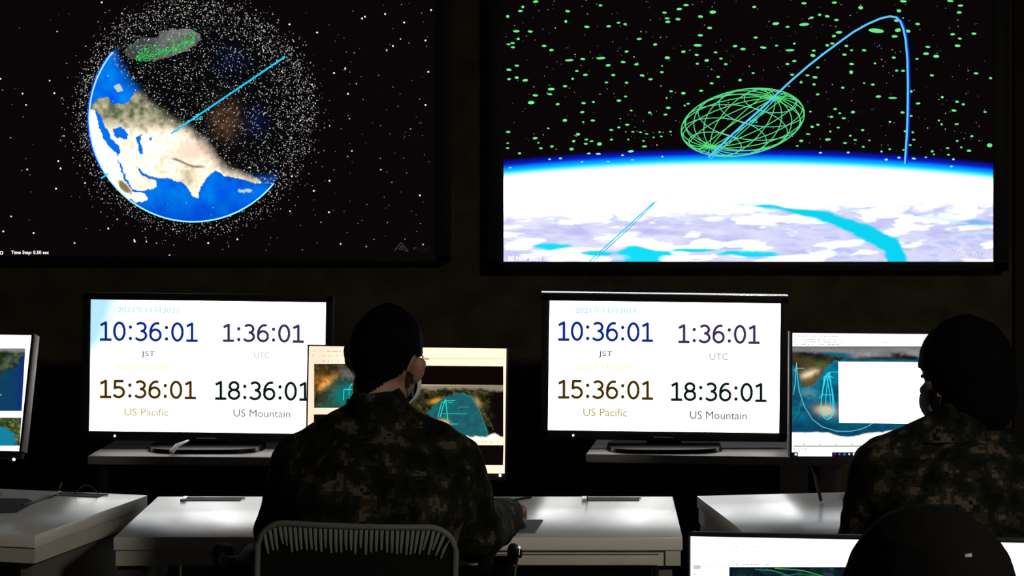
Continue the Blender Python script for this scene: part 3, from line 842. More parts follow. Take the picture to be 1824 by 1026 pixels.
def paneA(X, Y):
    c = tA(X, Y)
    n = fbm(X / 5, Y / 5, 3, 77)
    c = mixc(c, wash(X, Y, lin((200, 120, 30))), np.clip(gauss(X, Y, 568, 676, 16, 9, -20) * n * 1.1, 0, 1))
    c = mixc(c, wash(X, Y, lin((245, 175, 85))), np.clip(gauss(X, Y, 582, 681, 18, 6, -38) * 1.4 * n * 1.6, 0, 1))
    c = mixc(c, wash(X, Y, lin((110, 108, 98))), np.clip(gauss(X, Y, 622, 666, 16, 9, 20) * n * 1.6, 0, 1))
    c = mixc(c, wash(X, Y, lin((18, 115, 110))), np.clip(gauss(X, Y, 618, 705, 26, 22, 0) * 1.5, 0, 1) * sstep(.15, .45, n + .15))
    c = mixc(c, wash(X, Y, lin((20, 90, 72))), np.clip(gauss(X, Y, 585, 725, 20, 8) * n * 1.6, 0, 1))
    return c
pic.grid(559.5, 648, 745, 726.5, 110, 50, paneA, 1)
CY = lin((40, 225, 205))
pic.line([(612, 713), (612.5, 694), (627, 693.5)], 1.5, CY, 2)
pic.line([(622, 704), (622, 692), (626, 684), (634, 682), (638, 690)], 1.3, CY, 2)
pic.line([(618, 695), (629, 683), (630, 698)], 1.0, CY, 2)
pic.rect(559, 738, 745, 828, lin((12, 8, 8)), 1)
pic.poly([(735, 651), (896.5, 652.5), (896.5, 686), (735, 685)], lin((14, 5, 6)), 1)
tB = terrain((14, 12, 7), (60, 58, 32), (98, 88, 48), 11, 7, 60)
OCEAN = c6([(905, 520), (940, 478), (1000, 425), (1060, 388), (1120, 372), (1160, 368), (1230, 388), (1270, 440), (1300, 530), (1345, 640), (1360, 700), (1080, 700), (1040, 640), (960, 580)])
def paneB(X, Y):
    jx, jy = X + (fbm(X / 5, Y / 5, 2, 3) - .5) * 6, Y + (fbm(X / 5, Y / 5, 2, 13) - .5) * 6
    n = fbm(X / 8, Y / 7, 3, 88)
    c = tB(X, Y)
    c = mixc(c, wash(X, Y, lin((12, 9, 8))), sstep(862, 880, X + (n - .5) * 20))
    c = mixc(c, wash(X, Y, lin((138, 132, 108))), sstep(697, 690, Y + (n - .5) * 8 - .06 * np.maximum(0, X - 850)))
    c = mixc(c, wash(X, Y, lin((198, 150, 40))), np.clip(gauss(X, Y, 776, 714, 10, 4, -15) * 1.3, 0, 1))
    o = inpoly(jx, jy, OCEAN).astype(float)
    oc = mixc(wash(X, Y, lin((22, 112, 108))), wash(X, Y, lin((34, 84, 104))), np.clip(n * 1.8 - .3, 0, 1))
    c = mixc(c, oc, o)
    c = mixc(c, wash(X, Y, lin((228, 190, 110))), np.clip(gauss(X, Y, 790, 753, 9, 5, 10) * 1.5, 0, 1))
    c = mixc(c, wash(X, Y, lin((175, 150, 95))), np.clip(gauss(X, Y, 851, 716, 4, 9, -25) * 1.0, 0, 1))
    c = mixc(c, wash(X, Y, (1.3, 1.1, .95)), sstep(776, 779, Y + (n - .5) * 8 + np.exp(-((X - 880) / 7) ** 2) * 5))
    return c
pic.grid(735, 686, 896.5, 783, 100, 60, paneB, 1)
pic.line(c6([(1000, 545), (1020, 470), (1040, 415), (1050, 500), (1060, 600)]), 1.6, CY, 2)
pic.line(c6([(985, 545), (1010, 440), (1045, 425)]), 1.2, CY, 2)
pic.line(c6([(1045, 425), (1110, 424)]), 1.2, CY, 2); pic.line(c6([(1055, 438), (1095, 438)]), 1.0, CY, 2)
pic.line(c6([(1010, 520), (1195, 520)]), 1.1, lin((60, 190, 175)), 2); pic.line(c6([(1130, 485), (1150, 470), (1215, 472)]), .9, lin((60, 165, 150)), 2)
pic.line(c6([(1080, 595), (1130, 596)]), 1.2, CY, 2); pic.line(c6([(1060, 600), (1065, 640)]), 1.4, CY, 2)
pic.line(c6([(1160, 370), (1230, 400), (1290, 500), (1330, 620), (1350, 690)]), .9, lin((70, 150, 130)), 2)
pic.line(c6([(1290, 500), (1360, 570), (1390, 640)]), .8, lin((95, 100, 85)), 2)
marks(pic, 830, 894, 787.5, 7, lin((200, 120, 95)), seed=9, slope=0)
pic.poly([(735, 792.5), (897, 793), (896, 828.5), (735, 828)], lin((12, 8, 7)), 1)
pic.build(t, M, w, h)
led(t, pic, M, 891, 846.5, .0032)
stand(t, M, w, h, 0, .10)

# monitor on the right desk
def c15(pts): return [(1380 + x / 3.419, 560 + y / 3.419) for x, y in pts]
t, pic, M, w, h = display('computer_monitor', 'monitor on the right desk showing a large white pop-up over a map', 'monitor',
                          (1411, 594.5, 1761, 814), 6.06, DESK_Z, (.006, .006, .004, .017), .03, tilt=-2, roll=.5)
s = .009
pic.grid(1408, 588, 1764, 618, 20, 3, lambda X, Y: wash(X, Y, WH), 0)
for y_, n_, sd in ((598.5, 26, 1), (604, 16, 2), (608.5, 18, 3), (613, 14, 4)):
    marks(pic, 1413, 1490 if y_ < 606 else 1500, y_, n_, lin((175, 165, 170)), s, .8, sd)
marks(pic, 1570, 1612, 610, 9, lin((215, 205, 210)), s, .7, 8)
pic.rect(1408, 617, 1764, 619, lin((95, 90, 92)), 1)
tC = terrain((26, 24, 18), (70, 62, 44), (58, 66, 36), 13, 10, 91)
LAND = c15([(100, 225), (230, 235), (330, 255), (440, 265), (370, 290), (310, 320), (280, 370), (250, 410), (200, 440), (165, 440), (150, 400), (140, 330), (100, 300)])
def mapC(X, Y):
    jx, jy = X + (fbm(X / 6, Y / 6, 2, 3) - .5) * 8, Y + (fbm(X / 6, Y / 6, 2, 13) - .5) * 8
    n = fbm(X / 12, Y / 10, 3, 18)
    c = mixc(wash(X, Y, lin((12, 74, 104))), wash(X, Y, lin((10, 120, 150))), np.clip(n * 1.8 - .5 + gauss(X, Y, 1470, 660, 25, 30) * .8, 0, 1))
    c = mixc(c, wash(X, Y, lin((8, 56, 88))), sstep(730, 772, Y) * .7)
    c = mixc(c, wash(X, Y, lin((95, 165, 185))), np.clip(gauss(X, Y, 1441, 700, 12, 9, 20) * n * 1.4, 0, .8))
    lc = tC(X, Y)
    lc = mixc(lc, wash(X, Y, lin((105, 84, 40))), np.clip(gauss(X, Y, 1440, 672, 18, 20) * 1.2, 0, 1))
    lc = mixc(lc, wash(X, Y, lin((235, 215, 180))), np.clip(gauss(X, Y, 1444, 665, 15, 6, -20) * 2.2 * n, 0, 1))
    lc = mixc(lc, wash(X, Y, lin((84, 98, 42))), np.clip(gauss(X, Y, 1462, 650, 14, 8) * 1.2 * n, 0, 1))
    c = mixc(c, lc, inpoly(jx, jy, LAND).astype(float))
    # australia-shaped tan patch
    c = mixc(c, wash(X, Y, lin((228, 196, 150))), np.clip(gauss(X, Y, 1471, 731, 15, 8, 8) * (n + .9) * 1.2, 0, 1))
    # grey polar strip with dark land along its lower edge
    pol = sstep(629, 624, Y - .02 * (X - 1410) + (n - .5) * 6)
    g = mixc(wash(X, Y, lin((118, 116, 116))), wash(X, Y, lin((165, 163, 163))), np.clip(n * 1.6 - .3, 0, 1))
    c = mixc(c, mixc(wash(X, Y, lin((120, 120, 122))), g, sstep(615, 635, Y)), np.clip(sstep(640, 636, Y) * sstep(1500, 1530, X) + pol, 0, 1))
    dk = np.clip(gauss(X, Y, 1450, 632, 40, 4.5, 3) + gauss(X, Y, 1570, 638, 50, 3.5) + gauss(X, Y, 1600, 632, 22, 4.5, 4) + gauss(X, Y, 1625, 638, 14, 4), 0, 1)
    c = mixc(c, wash(X, Y, lin((30, 28, 24))), dk * sstep(.25, .55, n + .12))
    ice = 770 + 9 * np.exp(-((X - 1510) / 26) ** 2) - 4 * sstep(1560, 1600, X) + (n - .5) * 4
    c = mixc(c, wash(X, Y, WH), sstep(-1, 1.5, Y - ice))
    return c
pic.grid(1408, 619, 1764, 800, 180, 100, mapC, 0)
pic.rect(1408, 798, 1764, 807, WH, 1)
CY2 = lin((60, 225, 240))
def orb(cx, top, bot, wd):
    pts = []
    for k in range(41):
        a = 2 * math.pi * k / 40
        yy = (top + bot) / 2 - (bot - top) / 2 * math.cos(a)
        f = (yy - top) / (bot - top)
        pts.append((cx + wd * math.sin(a) * (0.25 + .85 * f), yy))
    return pts
pic.line(orb(1474, 664, 747, 15), 1.4, CY2, 2); pic.line(orb(1471, 668, 741, 11), 1.2, CY2, 2); pic.line(orb(1477, 662, 745, 8), 1.2, CY2, 2)
pic.line(c15([(270, 510), (290, 490), (300, 380), (330, 375), (360, 385)]), 1.2, CY2, 2); pic.line(c15([(280, 490), (350, 490)]), 1.1, CY2, 2); pic.line(c15([(320, 370), (345, 350), (385, 352)]), 1.2, CY2, 2)
pic.line(c15([(115, 345), (130, 328), (178, 328)]), 1.0, lin((150, 205, 205)), 2)
pic.line(c15([(112, 490), (125, 420), (132, 292), (140, 400), (150, 470), (180, 560), (230, 640), (290, 685), (380, 712), (460, 712), (520, 700), (570, 680), (600, 660)]), 1.2, lin((120, 205, 205)), 2)
pic.line(c15([(115, 650), (150, 580), (165, 500)]), .8, lin((60, 130, 140)), 2)
pic.poly(c15([(387, 288), (1100, 292), (1100, 668), (392, 660)]), WH * 2.2, 3)
marks(pic, 1497, 1530, 652, 8, lin((225, 222, 230)), 0, .7, 12, 4)
pic.line(c15([(545, 376), (740, 378)]), .9, lin((225, 220, 225)), 4)
for k in range(7):
    pic.dot(1380 + 517 / 3.419, 560 + (400 + 37 * k) / 3.419, 1.2, .9, lin((222, 215, 222)), 4, 6)
marks(pic, 1545, 1565, 735, 6, lin((220, 210, 222)), 0, .6, 14, 4); marks(pic, 1600, 1615, 737, 4, lin((220, 210, 222)), 0, .6, 15, 4); marks(pic, 1505, 1525, 748, 6, lin((215, 212, 230)), 0, .6, 16, 4); marks(pic, 1620, 1640, 749, 5, lin((215, 212, 230)), 0, .6, 17, 4)
pic.rect(1413, 794, 1600, 795.4, lin((85, 85, 85)), 2)
for k in range(5): pic.dot(1432 + 28.5 * k, 791.3, 1.8, .8, lin((150, 150, 150)), 2, 6)
marks(pic, 1414, 1436, 799.5, 6, lin((130, 130, 140)), 0, .8, 22)
pic.rect(1408, 805.5, 1764, 816, lin((18, 12, 42)), 2)
pic.poly([(1421, 805), (1482, 805.5), (1482, 812.8), (1421, 812.5)], WH, 3)
pic.rect(1415.5, 807.5, 1419, 811, WH, 3)
for k, (c_, r_) in enumerate([((60, 55, 90), 2), ((110, 100, 140), 2), ((40, 110, 160), 2.6), ((220, 215, 230), 1.9), ((255, 255, 255), 2.6), ((255, 255, 255), 2.4), ((170, 150, 200), 3.4)]):
    pic.dot(1486.5 + 8.7 * k, 809, r_, min(r_, 2.6), lin(c_), 3, 10)
pic.build(t, M, w, h)
MB().box(-w / 2 - .0085, -w / 2 - .0055, -.003, .03, -h / 2, h / 2 + .003, .001).build('side_trim', M_GREYPL, t, M)['label'] = 'grey side edge'
stand(t, M, w, h, 0, .06)
cb = MB()
q0 = M.translation
a, b, c = P(1441, 822, 6.06) - t.location, P(1453, 850, 6.03) - t.location, P(1462, 884, 6.10) - t.location
c.z = .006
cb.tube([a + Vector((0, .03, .01)), a + Vector((0, .03, 0)), b, c], .0045, 8)
cb.build('cable', M_CABLE, t)

# monitor on the left desk
t, pic, M, w, h = display('computer_monitor', 'monitor on the left desk, cut off by the left edge of the photo', 'monitor',
                          (-300, 594, 45, 800), 6.06, DESK_Z, (.006, .006, .004, .017), .03, tilt=-17, yaw=-8, roll=0)
def edge_x(y): return 52 - (y - 597) * 14 / 211
pic.poly([(-310, 570), (60, 570), (44, 830), (-310, 830)], WH, 0)
tD = terrain((16, 26, 14), (40, 62, 36), (84, 96, 62), 16, 12, 33)
def mapD(X, Y):
    n = fbm(X / 10, Y / 9, 3, 5)
    c = tD(X, Y)
    sea = sstep(-6, 6, (X * .8 + (Y - 672)) * 1.0 + (n - .5) * 26)
    c = mixc(c, mixc(wash(X, Y, lin((14, 62, 96))), wash(X, Y, lin((20, 44, 120))), sstep(20, 44, X + (n - .5) * 20)), sea)
    c = mixc(c, wash(X, Y, lin((105, 115, 100))), np.clip(gauss(X, Y, 14, 645, 16, 5, -45) * n * 1.5, 0, 1))
    return mixc(c, wash(X, Y, lin((120, 125, 125))), sstep(629, 624, Y + (n - .5) * 5 - X * .05))
pic.grid(-305, 622, 55, 732, 140, 60, mapD, 1)
tE = terrain((24, 52, 36), (80, 96, 40), (150, 140, 70), 9, 7, 55)
def mapE(X, Y):
    n = fbm(X / 8, Y / 7, 3, 15)
    c = tE(X, Y)
    return mixc(c, wash(X, Y, lin((20, 130, 160))), sstep(-4, 4, (Y - 762) - (X - 8) * .6 + (n - .5) * 18) * sstep(32, 22, X + (n - .5) * 8))
pic.grid(-305, 744, 55, 794, 140, 30, mapE, 1)
pic.poly([(edge_x(600) - 5.5, 600), (60, 600), (60, 815), (edge_x(815) - 4, 815)], WH, 1.5)
pic.line([(-40, 700), (0, 704), (3, 703)], 1.5, lin((120, 230, 240)), 2)
pic.rect(-305, 620.5, edge_x(620) - 6, 622.5, lin((150, 150, 160)), 2)
pic.poly([(-305, 806), (28, 808), (27, 814), (-305, 812)], lin((22, 16, 48)), 2)
for x in (9, 18): pic.dot(x, 810.5, 2.6, 1.3, lin((150, 140, 180)), 3, 8)
pic.build(t, M, w, h)
led(t, pic, M, 26, 819, .0034)
MB().box(w / 2 + .0055, w / 2 + .0095, -.003, .03, -h / 2, h / 2 + .003, .001).build('side_trim', M_GREYPL, t, M)['label'] = 'grey side edge'
stand(t, M, w, h, -8, .10, .13)

# nearest monitor
t, pic, M, w, h = display('computer_monitor', 'nearest monitor at the lower right, mostly white, behind the nearest head', 'monitor',
                          (1226, 962, 1976, 1376), 3.30, DESK_Z, (.004, .004, .006, .018), .03, tilt=-3, yaw=-6.5)
pic.poly([(1215, 940), (1990, 950), (1985, 1400), (1215, 1400)], WH * 1.1, 0)
pic.rect(1225, 1005.5, 1990, 1006.5, lin((235, 220, 232)), 1)
pic.rect(1235, 1007, 1248, 1013.5, lin((205, 200, 215)), 2)
marks(pic, 1254, 1290, 1011.5, 5, lin((205, 195, 205)), 0, .8, 4); marks(pic, 1312, 1382, 1005, 10, lin((190, 185, 195)), .01, 1.1, 6); marks(pic, 1236, 1244, 1022, 3, lin((190, 185, 195)), 0, 1, 8); marks(pic, 1300, 1390, 974, 5, lin((215, 215, 215)), 0, 1.2, 9)
tF = terrain((8, 12, 40), (14, 40, 36), (40, 66, 70), 26, 10, 71)
pic.grid(1299, 1010, 1700, 1300, 100, 70, tF, 1)
pic.line([(1345, 1014), (1375, 1016), (1405, 1025), (1430, 1040)], 1.8, lin((40, 140, 80)), 2)
pic.line([(1380, 1012), (1430, 1016), (1465, 1026), (1490, 1040)], 1.8, lin((60, 160, 70)), 2)
pic.line([(1330, 1035), (1420, 1022), (1490, 1030)], 1.4, lin((40, 110, 90)), 2)
pic.build(t, M, w, h)
stand(t, M, w, h, -6.5, .10, .12)

# ------------------------------------------------------------------ small things on the desks
pts = [P(925, 928, 5.83), P(967, 928, 5.83)]
zt = DESK_Z
def flat(name, corners, z0, th, m, label, cat):
    mb = MB()
    A = [mb.bm.verts.new((x, y, z0)) for x, y in corners]; B = [mb.bm.verts.new((x, y, z0 + th)) for x, y in corners]
    mb.bm.faces.new(A); mb.bm.faces.new(B[::-1])
    for i in range(len(A)): mb.bm.faces.new((A[i], B[i], B[(i + 1) % len(A)], A[(i + 1) % len(A)]))
    return tag(mb.build(name, m, smooth=False), label, cat)
flat('mouse_pad', [(-.32, 5.66), (-.103, 5.66), (-.087, 5.83), (-.31, 5.83)], zt, .003, M_PAD, 'grey-blue mouse pad under the hand of the man in camouflage', 'mouse pad')
t = thing('computer_mouse', 'black mouse held by the man in camouflage on his grey-blue pad', 'mouse', (-.152, 5.735, zt + .003))
mb = MB().ell((0, 0, 0), (.029, .05, .03))
for v in list(mb.bm.verts): v.co.z = max(0, v.co.z)
mb.build('body', M_BLACK, t)
MB().cyl((0, .025, .026), (0, .031, .026), .006, .006, 10).build('scroll_wheel', M_GREYPL, t)
def on_desk(px, py): 
    Y = (CAM_H - DESK_Z) * FPX / (py - PPY)
    return ((px - PPX) * Y / FPX, Y)
flat('dark_patch', [on_desk(-60, 905), on_desk(-20, 915), on_desk(30, 913), on_desk(62, 896), on_desk(48, 890), on_desk(-20, 889)], zt, .003, M_PATCH, 'dark blue flat patch under the monitor on the left desk', 'mat')  # thin dark blue patch laid on the desktop
def cable(pts, r, m, label):
    return tag(MB().tube(pts, r, 8).build('cable', m), label, 'cable')
def od(px, py, z=0.0, r=.0025):
    x, y = on_desk(px, py); return (x, y, zt + r + z)
cable([od(40, 902), od(62, 896), od(80, 889), od(93, 886)], .0035, M_CABLE, 'black cable running right from the dark patch on the left desk')
cable([od(101, 886), od(103, 882, .004), (od(106, 882)[0], od(106, 882)[1], zt + .018), (od(110, 882)[0], od(110, 882)[1], zt + .032)], .0015, M_THIN, 'thin cable end standing up at the left end of the left desk slot')
x0, y0, _ = od(134, 880); x1, y1, _ = od(176, 882)
cable([(x0 + (x1 - x0) * k / 12, y0 + (y1 - y0) * k / 12, zt + .0015 + .023 * math.sin(math.pi * k / 12)) for k in range(13)], .0014, M_THIN, 'thin looped cable arching over the slot of the left desk')
cable([od(912, 893), od(925, 890.5), od(938, 888), od(946, 887)], .0028, M_CABLE, 'short black cable at the back of the middle desk beside the man')
cable([od(1047, 892), od(1046, 889, .003), od(1048, 888, .010), od(1051, 888, .014)], .0016, M_CABLE, 'thin black cable coming out of the right slot of the middle desk')
# ------------------------------------------------------------------ office chairs
def chair(label, loc, rz, roll=0.0):
    t = thing('office_chair', label, 'chair', (loc[0], loc[1], 0), R(rz), None)
    hw, z0, z1, rad = .197, .50, .868, .055
    def yb(x): return -.245 + .03 * (x / .2) ** 2
    out = []
    for cx_, cz_, a0 in ((hw - rad, z1 - rad, 0), (-hw + rad, z1 - rad, 90), (-hw + rad, z0 + rad, 180), (hw - rad, z0 + rad, 270)):
        for k in range(9):
            a = R(a0 + 90 * k / 8)
            out.append((cx_ + rad * math.cos(a), cz_ + rad * math.sin(a)))
        nxt = {0: (-1, 0), 90: (0, -1), 180: (1, 0), 270: (0, 1)}[a0]
        x, z = out[-1]
        ln = (2 * hw - 2 * rad) if nxt[0] else (z1 - z0 - 2 * rad)
        for k in range(1, 8):
            out.append((x + nxt[0] * ln * k / 8, z + nxt[1] * ln * k / 8))
    RM = Matrix.Translation((0, 0, .7)) @ Matrix.Rotation(R(roll), 4, 'Y') @ Matrix.Translation((0, 0, -.7))
    MB().tube([(x, yb(x), z) for x, z in out], .0065, 10, closed=True).build('back_frame', M_FRAME, t, RM)
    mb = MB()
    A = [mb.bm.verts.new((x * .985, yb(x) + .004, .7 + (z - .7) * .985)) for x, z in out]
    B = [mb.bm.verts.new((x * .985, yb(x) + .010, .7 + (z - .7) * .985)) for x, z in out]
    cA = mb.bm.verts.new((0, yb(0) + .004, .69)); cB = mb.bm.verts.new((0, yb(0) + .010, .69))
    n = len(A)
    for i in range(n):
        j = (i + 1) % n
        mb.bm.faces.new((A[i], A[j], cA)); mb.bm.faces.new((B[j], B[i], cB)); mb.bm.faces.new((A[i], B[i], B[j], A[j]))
    mb.build('backrest', M_DARKCLOTH, t, RM)  # black cloth stands in for the light falling off down the ribs
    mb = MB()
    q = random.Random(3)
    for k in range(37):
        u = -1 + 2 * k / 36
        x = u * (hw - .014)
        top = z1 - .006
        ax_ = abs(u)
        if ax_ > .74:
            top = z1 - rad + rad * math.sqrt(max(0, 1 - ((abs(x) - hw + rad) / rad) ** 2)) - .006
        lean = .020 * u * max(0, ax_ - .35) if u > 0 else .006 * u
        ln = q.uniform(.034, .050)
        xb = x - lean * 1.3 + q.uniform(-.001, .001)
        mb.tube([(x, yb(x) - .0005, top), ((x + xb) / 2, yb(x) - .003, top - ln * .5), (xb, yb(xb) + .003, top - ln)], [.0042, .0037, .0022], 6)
    mb.build('lit_ribs', M_MESH, t, RM)['label'] = 'grey backrest ribs, cut short where the light fades'
    MB().box(-.23, .23, -.20, .24, .425, .475, .02, 3).build('seat', M_DARKCLOTH, t)
    MB().box(-.03, .03, -.262, -.242, .38, .62, .006).box(-.03, .03, -.262, .02, .37, .39, .004).build('back_support', M_BLACK, t)
    MB().cyl((0, 0, .09), (0, 0, .425), .028, .024).build('gas_column', M_BLACK, t)
    b = thing_part('star_base', t)
    for k in range(5):
        a = R(72 * k + 90)
        d = Vector((math.cos(a), math.sin(a), 0))
        leg = MB().tube([Vector((0, 0, .095)) + d * .02, Vector((0, 0, .085)) + d * .16, Vector((0, 0, .062)) + d * .29], [.022, .018, .013], 8).build('leg', M_BLACK, b)
        p = d * .285
        MB().cyl((p.x - d.y * .018, p.y + d.x * .018, .028), (p.x + d.y * .018, p.y - d.x * .018, .028), .028, .028, 16).build('caster', M_BLACK, b)
    for sx in (-1, 1):
        mb = MB()
        xt, xb = .306 * sx, .245 * sx
        P3 = [(.20 * sx, -.03, .44), (xb, -.03, .445), (xb + .02 * sx, -.03, .50), (xt - .004 * sx, -.03, .75), (xt, -.025, .772), (xt, -.005, .780), (xt, .05, .774), (xt, .17, .752), (xt, .19, .73), (xb + .02 * sx, .16, .50), (xb, .15, .445), (.20 * sx, .15, .44)]
        mb.tube(P3, .0095, 10)
        arm = mb.build('armrest', M_ARM, t)
        if sx > 0: MB().tube([(x + .0125 * sx, y - .004, z) for x, y, z in P3[2:9]], .0042, 8).build('chrome_strip', M_SILVER, arm)
        MB().box(.236 * sx, .268 * sx, -.06, .16, .735, .765, .012, 3).box(.255 * sx, .30 * sx, .02, .06, .742, .756, .003).build('arm_pad', M_ARM, t)
    return t
def thing_part(name, parent):
    """hub mesh of the star base; its legs and casters hang below it"""
    return MB().cyl((0, 0, .075), (0, 0, .115), .035, .03).build(name, M_BLACK, parent)

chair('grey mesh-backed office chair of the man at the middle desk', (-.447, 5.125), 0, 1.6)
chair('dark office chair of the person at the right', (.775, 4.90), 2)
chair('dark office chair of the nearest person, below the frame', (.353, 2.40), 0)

# ------------------------------------------------------------------ people
def remeshed(mb, voxel, smooth=4, wrinkle=0.0, wscale=14.0, seed=0.0):
    me = mb.mesh('skin_surface')
    ob = bpy.data.objects.new('skin_surface', me)
    COL.objects.link(ob)
    m = ob.modifiers.new('r', 'REMESH'); m.mode = 'VOXEL'; m.voxel_size = voxel
    s = ob.modifiers.new('s', 'SMOOTH'); s.factor = .5; s.iterations = smooth
    bpy.context.view_layer.update()
    dg = bpy.context.evaluated_depsgraph_get()
    out = bpy.data.meshes.new_from_object(ob.evaluated_get(dg))
    bpy.data.objects.remove(ob)
    bpy.data.meshes.remove(me)
    if wrinkle:
        nv = len(out.vertices)
        for v in out.vertices:
            p = v.co * wscale + Vector((seed, 0, 0))
            f = noise.noise(Vector((p.x, p.y, p.z * 1.6))) + .5 * noise.noise(p * 2.3)
            v.co += v.normal * f * wrinkle
    return out

def person(label, X0, Y0, J, H, hair_kind, mask, glasses, jacket_mat, voxel=.006):
    """J joints in world metres; H head matrix (face towards local +Y)"""
    t = thing('person', label, 'person', (X0, Y0, 0))
    inv = Matrix.Translation((-X0, -Y0, 0))
    lv = lambda p: inv @ Vector(p)
    Hm = inv @ H
    Hr = Hm.to_3x3()
    hp = lambda x, y, z: Hm @ Vector((x, y, z))
    mb = MB()
    # head
    mb.ell(hp(0, -.012, .02), (.068, .093, .088), Hr)
    mb.ell(hp(0, .030, -.035), (.060, .062, .066), Hr)
    mb.ell(hp(0, .042, -.078), (.040, .042, .030), Hr)
    mb.ell(hp(0, .076, .022), (.050, .012, .012), Hr)
    mb.capsule(hp(0, .088, .010), hp(0, .108, -.028), .008, .012)
    mb.ell(hp(0, .088, -.058), (.022, .008, .007), Hr)
    mb.ell(hp(0, .086, -.070), (.018, .008, .006), Hr)
    for sx in (-1, 1):
        mb.ell(hp(.030 * sx, .080, .004), (.013, .007, .008), Hr)
        mb.ell(hp(.038 * sx, .070, -.025), (.02, .02, .014), Hr)
        eM = (Hm.to_3x3() @ Matrix.Rotation(R(-38 * sx), 3, 'Z') @ Matrix.Rotation(R(8), 3, 'X'))
        eo = -.012 if hair_kind == 'long' else .006
        mb.ell(hp((.076 + eo) * sx, -.014, -.008), (.0075, .018, .028), eM)
        mb.ell(hp((.081 + eo) * sx, -.018, .002), (.007, .016, .018), eM)
        mb.ell(hp(.073 * sx, -.004, -.032), (.008, .011, .013), eM)
    nb, nt = lv(J['neck']), hp(0, -.028, -.06)
    mb.capsule(nb, nt, .056, .050)
    # trunk
    hips, chest = lv(J['hips']), lv(J['chest'])
    mb.ell(chest, (.15, .10, .18)); mb.ell(hips + Vector((0, 0, .10)), (.145, .10, .15)); mb.ell(hips, (.165, .12, .10))
    for sx, s in ((-1, 'L'), (1, 'R')):
        sh, el, wr = lv(J['sh' + s]), lv(J['el' + s]), lv(J['wr' + s])
        mb.capsule(nb - Vector((0, 0, .03)), sh, .045, .052)
        mb.capsule(sh, el, .050, .040); mb.capsule(el, wr, .040, .026)
        hd = Vector(J.get('hd' + s, (0, 1, -.08))).normalized()
        side = hd.cross(Vector((0, 0, 1))).normalized()
        up = side.cross(hd)
        pm = wr + hd * .045
        B = Matrix((side, hd, up)).transposed()
        mb.ell(pm, (.038, .048, .015), B)
        for k, (o, ln) in enumerate(((-.028, .060), (-.010, .074), (.009, .070), (.027, .056))):
            k0 = pm + side * (o * 1.0) * 1 + hd * .032
            k1 = k0 + hd * ln * .45 + side * o * .12 + up * .008
            k2 = k1 + hd * ln * .32 - up * .012
            k3 = k2 + hd * ln * .22 - up * .016
            mb.capsule(k0, k1, .0095, .0088); mb.capsule(k1, k2, .0088, .008); mb.capsule(k2, k3, .008, .0072)
        th0 = pm - side * sx * .030 - hd * .012
        th1 = th0 - side * sx * .022 + hd * .028 - up * .006
        th2 = th1 - side * sx * .004 + hd * .026 - up * .006
        mb.capsule(th0, th1, .0115, .010); mb.capsule(th1, th2, .010, .0085)
        hj, kn, an = hips + Vector((.09 * sx, 0, -.01)), lv(J['kn' + s]), lv(J['an' + s])
        mb.capsule(hj, kn, .080, .055); mb.capsule(kn, an, .052, .038)
        mb.capsule(an - Vector((0, .02, .04)), an + Vector((0, .13, -.065)), .036, .028)
    body = link('body', remeshed(mb, voxel, 3), M_SKIN, t)
    # jacket
    mb = MB()
    w0 = hips + Vector((0, 0, .13))
    mb.ell(chest + Vector((0, -.005, -.01)), (.185, .130, .19)); mb.ell((chest + w0) / 2, (.178, .132, .17)); mb.ell(w0 + Vector((0, 0, -.03)), (.18, .135, .14))
    mb.ell(hips + Vector((0, 0, .01)), (.19, .145, .09))
    for sx, s in ((-1, 'L'), (1, 'R')):
        sh, el, wr = lv(J['sh' + s]), lv(J['el' + s]), lv(J['wr' + s])
        mb.capsule(nb + Vector((.02 * sx, -.005, -.005)), sh, .054, .072)
        mb.capsule(chest + Vector((.08 * sx, -.02, .02)), sh, .11, .074)
        mb.capsule(sh, el, .074, .064)
        we = el + (wr - el) * .97
        mb.capsule(el, we, .064, .047)
    mb.capsule(nb + Vector((0, -.012, -.03)), nb + (nt - nb) * .30 + Vector((0, -.006, 0)), .068, .0615)
    jk = link('jacket', remeshed(mb, .009, 5, .0065, 15, X0 * 7), jacket_mat, t)
    # collar
    ax = (nt - nb).normalized()
    mb = MB()
    u = Vector((1, 0, 0)); v = ax.cross(u).normalized()
    rings = []
    for k in range(41):
        a = 2 * math.pi * k / 40
        row = []
        front = max(0, math.sin(a) * (1 if v.y > 0 else -1))
        for hgt, rr in ((-.03, .074), (.012, .071), (.040 - .02 * front, .064), (.040 - .02 * front, .059), (.0, .060)):
            row.append(mb.bm.verts.new(nb + ax * hgt + (u * math.cos(a) + v * math.sin(a)) * rr + Vector((0, -.004, 0))))
        rings.append(row)
    for a_, b_ in zip(rings, rings[1:]):
        for i in range(4):
            mb.bm.faces.new((a_[i], a_[i + 1], b_[i + 1], b_[i]))
    mb.build('collar', jacket_mat, jk)
    # trousers and boots
    mb = MB()
    mb.ell(hips + Vector((0, 0, -.005)), (.175, .13, .095))
    for sx, s in ((-1, 'L'), (1, 'R')):
        hj, kn, an = hips + Vector((.09 * sx, 0, -.01)), lv(J['kn' + s]), lv(J['an' + s])
        mb.capsule(hj, kn, .092, .068); mb.capsule(kn, an + Vector((0, 0, .07)), .066, .056)
    link('trousers', remeshed(mb, .010, 4, .004, 14), jacket_mat, t)
    for sx, s in ((-1, 'L'), (1, 'R')):
        an = lv(J['an' + s])
        mb = MB()
        mb.capsule(an + Vector((0, -.01, .08)), an + Vector((0, -.02, -.03)), .050, .046)
        mb.capsule(an + Vector((0, -.02, -.045)), an + Vector((0, .14, -.060)), .044, .038)
        for vv in mb.bm.verts: vv.co.z = max(0.0, vv.co.z)
        link('boot', remeshed(mb, .008, 3), M_BOOT, t)
